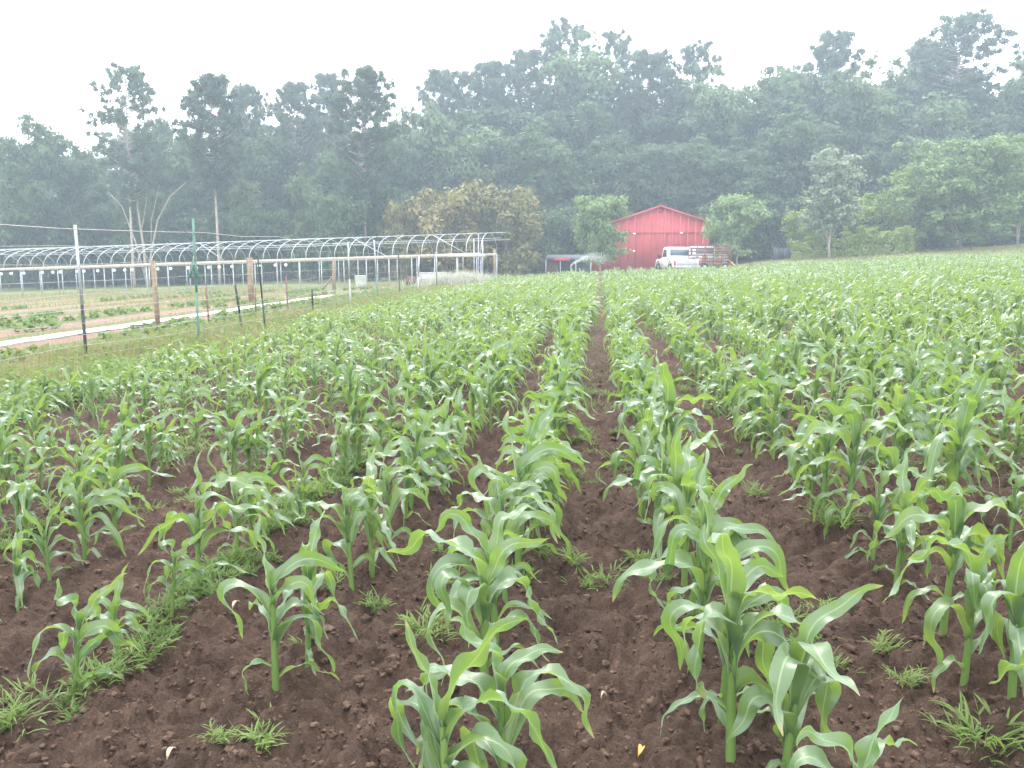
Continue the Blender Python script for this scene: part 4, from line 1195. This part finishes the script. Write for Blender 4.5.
for lo, hi, ns, nc, nl, nvar, seed in ((0, 18, 12, 4, 9, 14, 3), (18, 32, 9, 2, 9, 12, 4), (32, 99, 6, 2, 8, 10, 6)):
    items = [q for q in rest if lo <= q[1] < hi]
    base, r_ = corn_mass('m', items, ns, nc, nl, nvar, seed)
    allp += place_mass([(q[0], q[1], q[2] * (1.0 if hi < 20 else 1.07), q[3], q[4]) for q in items], base, r_)
n = 0; VV, QQ, UU, TT = [], [], [], []
for P, Qd, uv, tn in allp:
    VV.append(P); QQ.append(Qd + n); UU.append(uv); TT.append(tn); n += len(P)
cm = link('corn_crop', mesh_np('corn_crop', np.concatenate(VV), np.concatenate(QQ), None, M['leaf'], uv=np.concatenate(UU), attrs={'tint': np.concatenate(TT)}))
tag(cm, kind='stuff')

# ------------------------------------------------------------------ weeds, clods, litter in the corn
def sprig_geo(r, stems, reach, hmax):
    """crabgrass-like weed: sprawling stems that carry short pointed blades"""
    Vs, Qs, n = [], [], 0
    def ribbon(P, wd):
        nonlocal n
        P = np.asarray(P); d = unit(P[-1] - P[0]); sd_ = unit(np.cross(d, [0, 0, 1]) + r.normal(0, .3, 3)); m = len(P)
        ww = wd * np.array([.7, 1.0, .8, .12])[:m] if m == 4 else np.full(m, wd)
        V = np.stack([P - sd_ * ww[:, None], P + sd_ * ww[:, None]], 1).reshape(-1, 3)
        Vs.append(V); Qs.extend([(n + 2 * i, n + 2 * i + 1, n + 2 * i + 3, n + 2 * i + 2) for i in range(m - 1)]); n += 2 * m
    for k in range(stems):
        az = r.uniform(0, 2 * PI); L = reach * r.uniform(.4, 1.1); h = hmax * r.uniform(.3, 1.0)
        b0 = np.append(r.normal(0, .018, 2), -.01)
        f = lambda t: b0 + np.array([math.cos(az) * L * t ** 1.3, math.sin(az) * L * t ** 1.3, h * (1 - (1 - t) ** 2) - .3 * h * t ** 3])
        ribbon([f(0), f(.33), f(.66), f(1)], .0013)
        for q in range(int(r.integers(4, 8))):
            t = r.uniform(.15, 1.0); p0 = f(t); a2 = az + r.choice([-1, 1]) * r.uniform(.2, 1.3); l = r.uniform(.03, .075)
            d = np.array([math.cos(a2), math.sin(a2), r.uniform(.1, 1.1)]); dr = r.uniform(.2, .9)
            ribbon([p0, p0 + d * l * .35, p0 + d * l * .7 - np.array([0, 0, dr * l * .15]), p0 + d * l - np.array([0, 0, dr * l * .45])], r.uniform(.0022, .0042))
    return np.concatenate(Vs), np.array(Qs)
def sprig_mesh(seed, stems, reach, hmax):
    r = np.random.default_rng(seed); V, Qd = sprig_geo(r, stems, reach, hmax)
    return mesh_np('weed_tuft', V, Qd, None, M['grass'], attrs={'tint': np.clip(r.normal(.5, .2) + V[:, 2] * 2, 0, 1)})
tufts = [sprig_mesh(70 + i, (34, 26, 16, 46)[i], (.13, .12, .09, .17)[i], (.13, .11, .10, .12)[i]) for i in range(4)]
tuft_list = [((428, 636), 0, 1.2, 'weed tuft in the soil left of the bottom centre corn row'),
             ((262, 742), 1, 1.1, 'weed tuft in the bare soil at bottom left of centre'),
             ((832, 536), 3, 1.3, 'spreading weed patch left of the corn row at lower right'),
             ((985, 742), 0, 1.4, 'weed tuft at the foot of the corner corn plant at lower right'),
             ((885, 646), 1, .9, 'small weed between the two lower right corn rows'),
             ((905, 680), 2, 1.0, 'tiny sprig beside the lower right corn plants, nearest the corner'),
             ((376, 602), 1, 1.0, 'weed tuft right of the sparse row stalks'),
             ((445, 600), 2, 1.1, 'thin weed just behind the tuft by the bottom centre row'),
             ((330, 580), 2, 1.2, 'weed tuft between the weedy row and the sparse row'),
             ((740, 598), 2, .9, 'small weed at the right foot of the centre furrow row'),
             ((822, 604), 2, 1.0, 'weed sprig in the gap between the two right rows'),
             ((215, 758), 2, .8, 'tiny green sprig at the bottom edge at left'),
             ((12, 724), 3, 1.3, 'weed patch at the bottom left picture edge'),
             ((300, 640), 2, .8, 'thin weed behind the lone sparse row plant'),
             ((640, 560), 2, .9, 'weed left of the row right of the centre furrow')]
for px, v, s, lab in tuft_list:
    q = at(*px); o = link('weed_tuft', tufts[v]); o.location = (q.x, q.y, q.z + float(relief(np.array([q.x]), np.array([q.y]))[0]))
    o.scale = (s * .8, s * .8, s * .8); o.rotation_euler = (0, 0, rnd.uniform(0, 6)); tag(o, lab, 'weed', 'weed tufts between the corn rows')
# weedy strip along one row and scattered grass under the corn
r = np.random.default_rng(15)
def sprig_field(pts, seed):
    r = np.random.default_rng(seed); kinds = [sprig_geo(r, int(r.integers(7, 18)), r.uniform(.06, .11), r.uniform(.04, .09)) for _ in range(10)]
    VV, QQ, TT, n = [], [], [], 0
    for (x, y) in pts:
        V, Qd = kinds[int(r.integers(0, 10))]; a = r.uniform(0, 6.3); s_ = r.uniform(.6, 1.25); c, d = math.cos(a) * s_, math.sin(a) * s_
        z = float(gz(x, y) + relief(np.array([x]), np.array([y]))[0])
        VV.append(np.stack([V[:, 0] * c - V[:, 1] * d + x, V[:, 0] * d + V[:, 1] * c + y, V[:, 2] * s_ + z], -1)); QQ.append(Qd + n); n += len(V)
        TT.append(np.full(len(V), r.uniform(.1, .9)))
    return mesh_np('row_weeds', np.concatenate(VV), np.concatenate(QQ), None, M['grass'], attrs={'tint': np.concatenate(TT)})
yy = r.uniform(2.5, 11, 360); sp_pts = np.stack([-1.93 + r.normal(0, .07, 360), yy], -1)
sp_pts = sp_pts[vnoise(sp_pts[:, 0] * 3, sp_pts[:, 1] * 2.0, 51) > .46]
more_pts = patchy(2600, -5.5, 8, 3.2, 13, .68, 1.4, 54, r, 1.2)
tag(link('row_weeds', sprig_field(np.concatenate([sp_pts, more_pts]), 17)), kind='stuff')
st = np.zeros((0, 2))
sc_ = patchy(36000, -6.8, 9, 9, 30, .72, 1.6, 52, r, 1.3)
sc2 = patchy(16000, -6.8, 0, 9, 22, .60, 1.3, 53, r, 1.2)
tag(link('row_grass', grass_obj('row_grass', np.concatenate([st, sc_, sc2]), .03, .13, .0034, 'grass', 16, (.4, 1.4), 3)), kind='stuff')

def clods():
    r = np.random.default_rng(19); n = 42000
    y = 1.5 + 12 * r.uniform(0, 1, n) ** 1.7; x = r.uniform(-.85, .62, n) * (y + .6)
    ok = (x > -5.4); x, y = x[ok], y[ok]; n = len(x)
    ph = (1 + 5 ** .5) / 2
    B = unit(np.array([(-1, ph, 0), (1, ph, 0), (-1, -ph, 0), (1, -ph, 0), (0, -1, ph), (0, 1, ph), (0, -1, -ph), (0, 1, -ph), (ph, 0, -1), (ph, 0, 1), (-ph, 0, -1), (-ph, 0, 1)]))
    F0 = [(0, 11, 5), (0, 5, 1), (0, 1, 7), (0, 7, 10), (0, 10, 11), (1, 5, 9), (5, 11, 4), (11, 10, 2), (10, 7, 6), (7, 1, 8), (3, 9, 4), (3, 4, 2), (3, 2, 6), (3, 6, 8), (3, 8, 9), (4, 9, 5), (2, 4, 11), (6, 2, 10), (8, 6, 7), (9, 8, 1)]
    Vb = [tuple(v) for v in B]; F = []; mid = {}
    def mp(i, j):
        k = (min(i, j), max(i, j))
        if k not in mid: Vb.append(tuple(unit(np.array(Vb[i]) + np.array(Vb[j])))); mid[k] = len(Vb) - 1
        return mid[k]
    for a, b, c in F0:
        x_, y_, z_ = mp(a, b), mp(b, c), mp(c, a); F += [(a, x_, z_), (x_, b, y_), (z_, y_, c), (x_, y_, z_)]
    B = np.array(Vb); F = np.array(F); nb_v = len(B)
    s = np.clip(r.lognormal(-5.3, .6, n), .0025, .022)
    rough = r.uniform(.42, 1.3, (n, nb_v, 1))
    V = B[None] * rough * (s[:, None] * r.uniform(.6, 1.5, (n, 3)))[:, None, :]
    a = r.uniform(0, 2 * PI, n); c, sn_ = np.cos(a)[:, None], np.sin(a)[:, None]
    X_ = V[..., 0] * c - V[..., 1] * sn_; Y_ = V[..., 0] * sn_ + V[..., 1] * c
    z = gz(x, y) + relief(x, y) + s * .15
    P = np.stack([X_ + x[:, None], Y_ + y[:, None], V[..., 2] * .8 + z[:, None]], -1).reshape(-1, 3)
    T = (F[None] + (np.arange(n) * nb_v)[:, None, None]).reshape(-1, 3)
    tint = np.repeat(np.clip(r.normal(.0, .22, n), 0, .9), nb_v)
    return mesh_np('soil_clods', P, None, T, M['clod'], attrs={'tint': tint}, smooth=False)
tag(link('soil_clods', clods()), kind='stuff')

def fallen(px, mat, L, label):
    q = at(*px); z = q.z + float(relief(np.array([q.x]), np.array([q.y]))[0]) + .012
    ts = np.linspace(0, 1, 7); V = []
    for t_ in ts:
        hw = L * .13 * math.sin(PI * t_) ** .8 + .0015
        for c_ in (-1, 0, 1): V.append((t_ * L - L / 2, c_ * hw, .012 * c_ * c_ + .02 * math.sin(t_ * 3)))
    me = mesh_np('dry_leaf', V, [(i * 3 + k, i * 3 + k + 1, i * 3 + k + 4, i * 3 + k + 3) for i in range(6) for k in range(2)], None, M[mat])
    o = link('dry_leaf', me, None, (q.x, q.y, z)); o.rotation_euler = (rnd.uniform(-.3, .3), rnd.uniform(-.3, .3), rnd.uniform(0, 6))
    md = o.modifiers.new('thickness', 'SOLIDIFY'); md.thickness = .0012
    return tag(o, label, 'leaf', 'dead leaves lying on the soil')
fallen((640, 745), 'dryleaf', .07, 'orange dead leaf lying in the furrow at bottom centre')
fallen((14, 694), 'paleleaf', .06, 'pale leaf scrap on the soil at the left edge')
fallen((237, 610), 'paleleaf', .07, 'pinkish pale scrap on the soil behind the sparse row')
fallen((172, 752), 'paleleaf', .06, 'thin tan leaf scrap on the soil at bottom left')
fallen((604, 706), 'paleleaf', .03, 'small pale chip right of the bottom centre row')
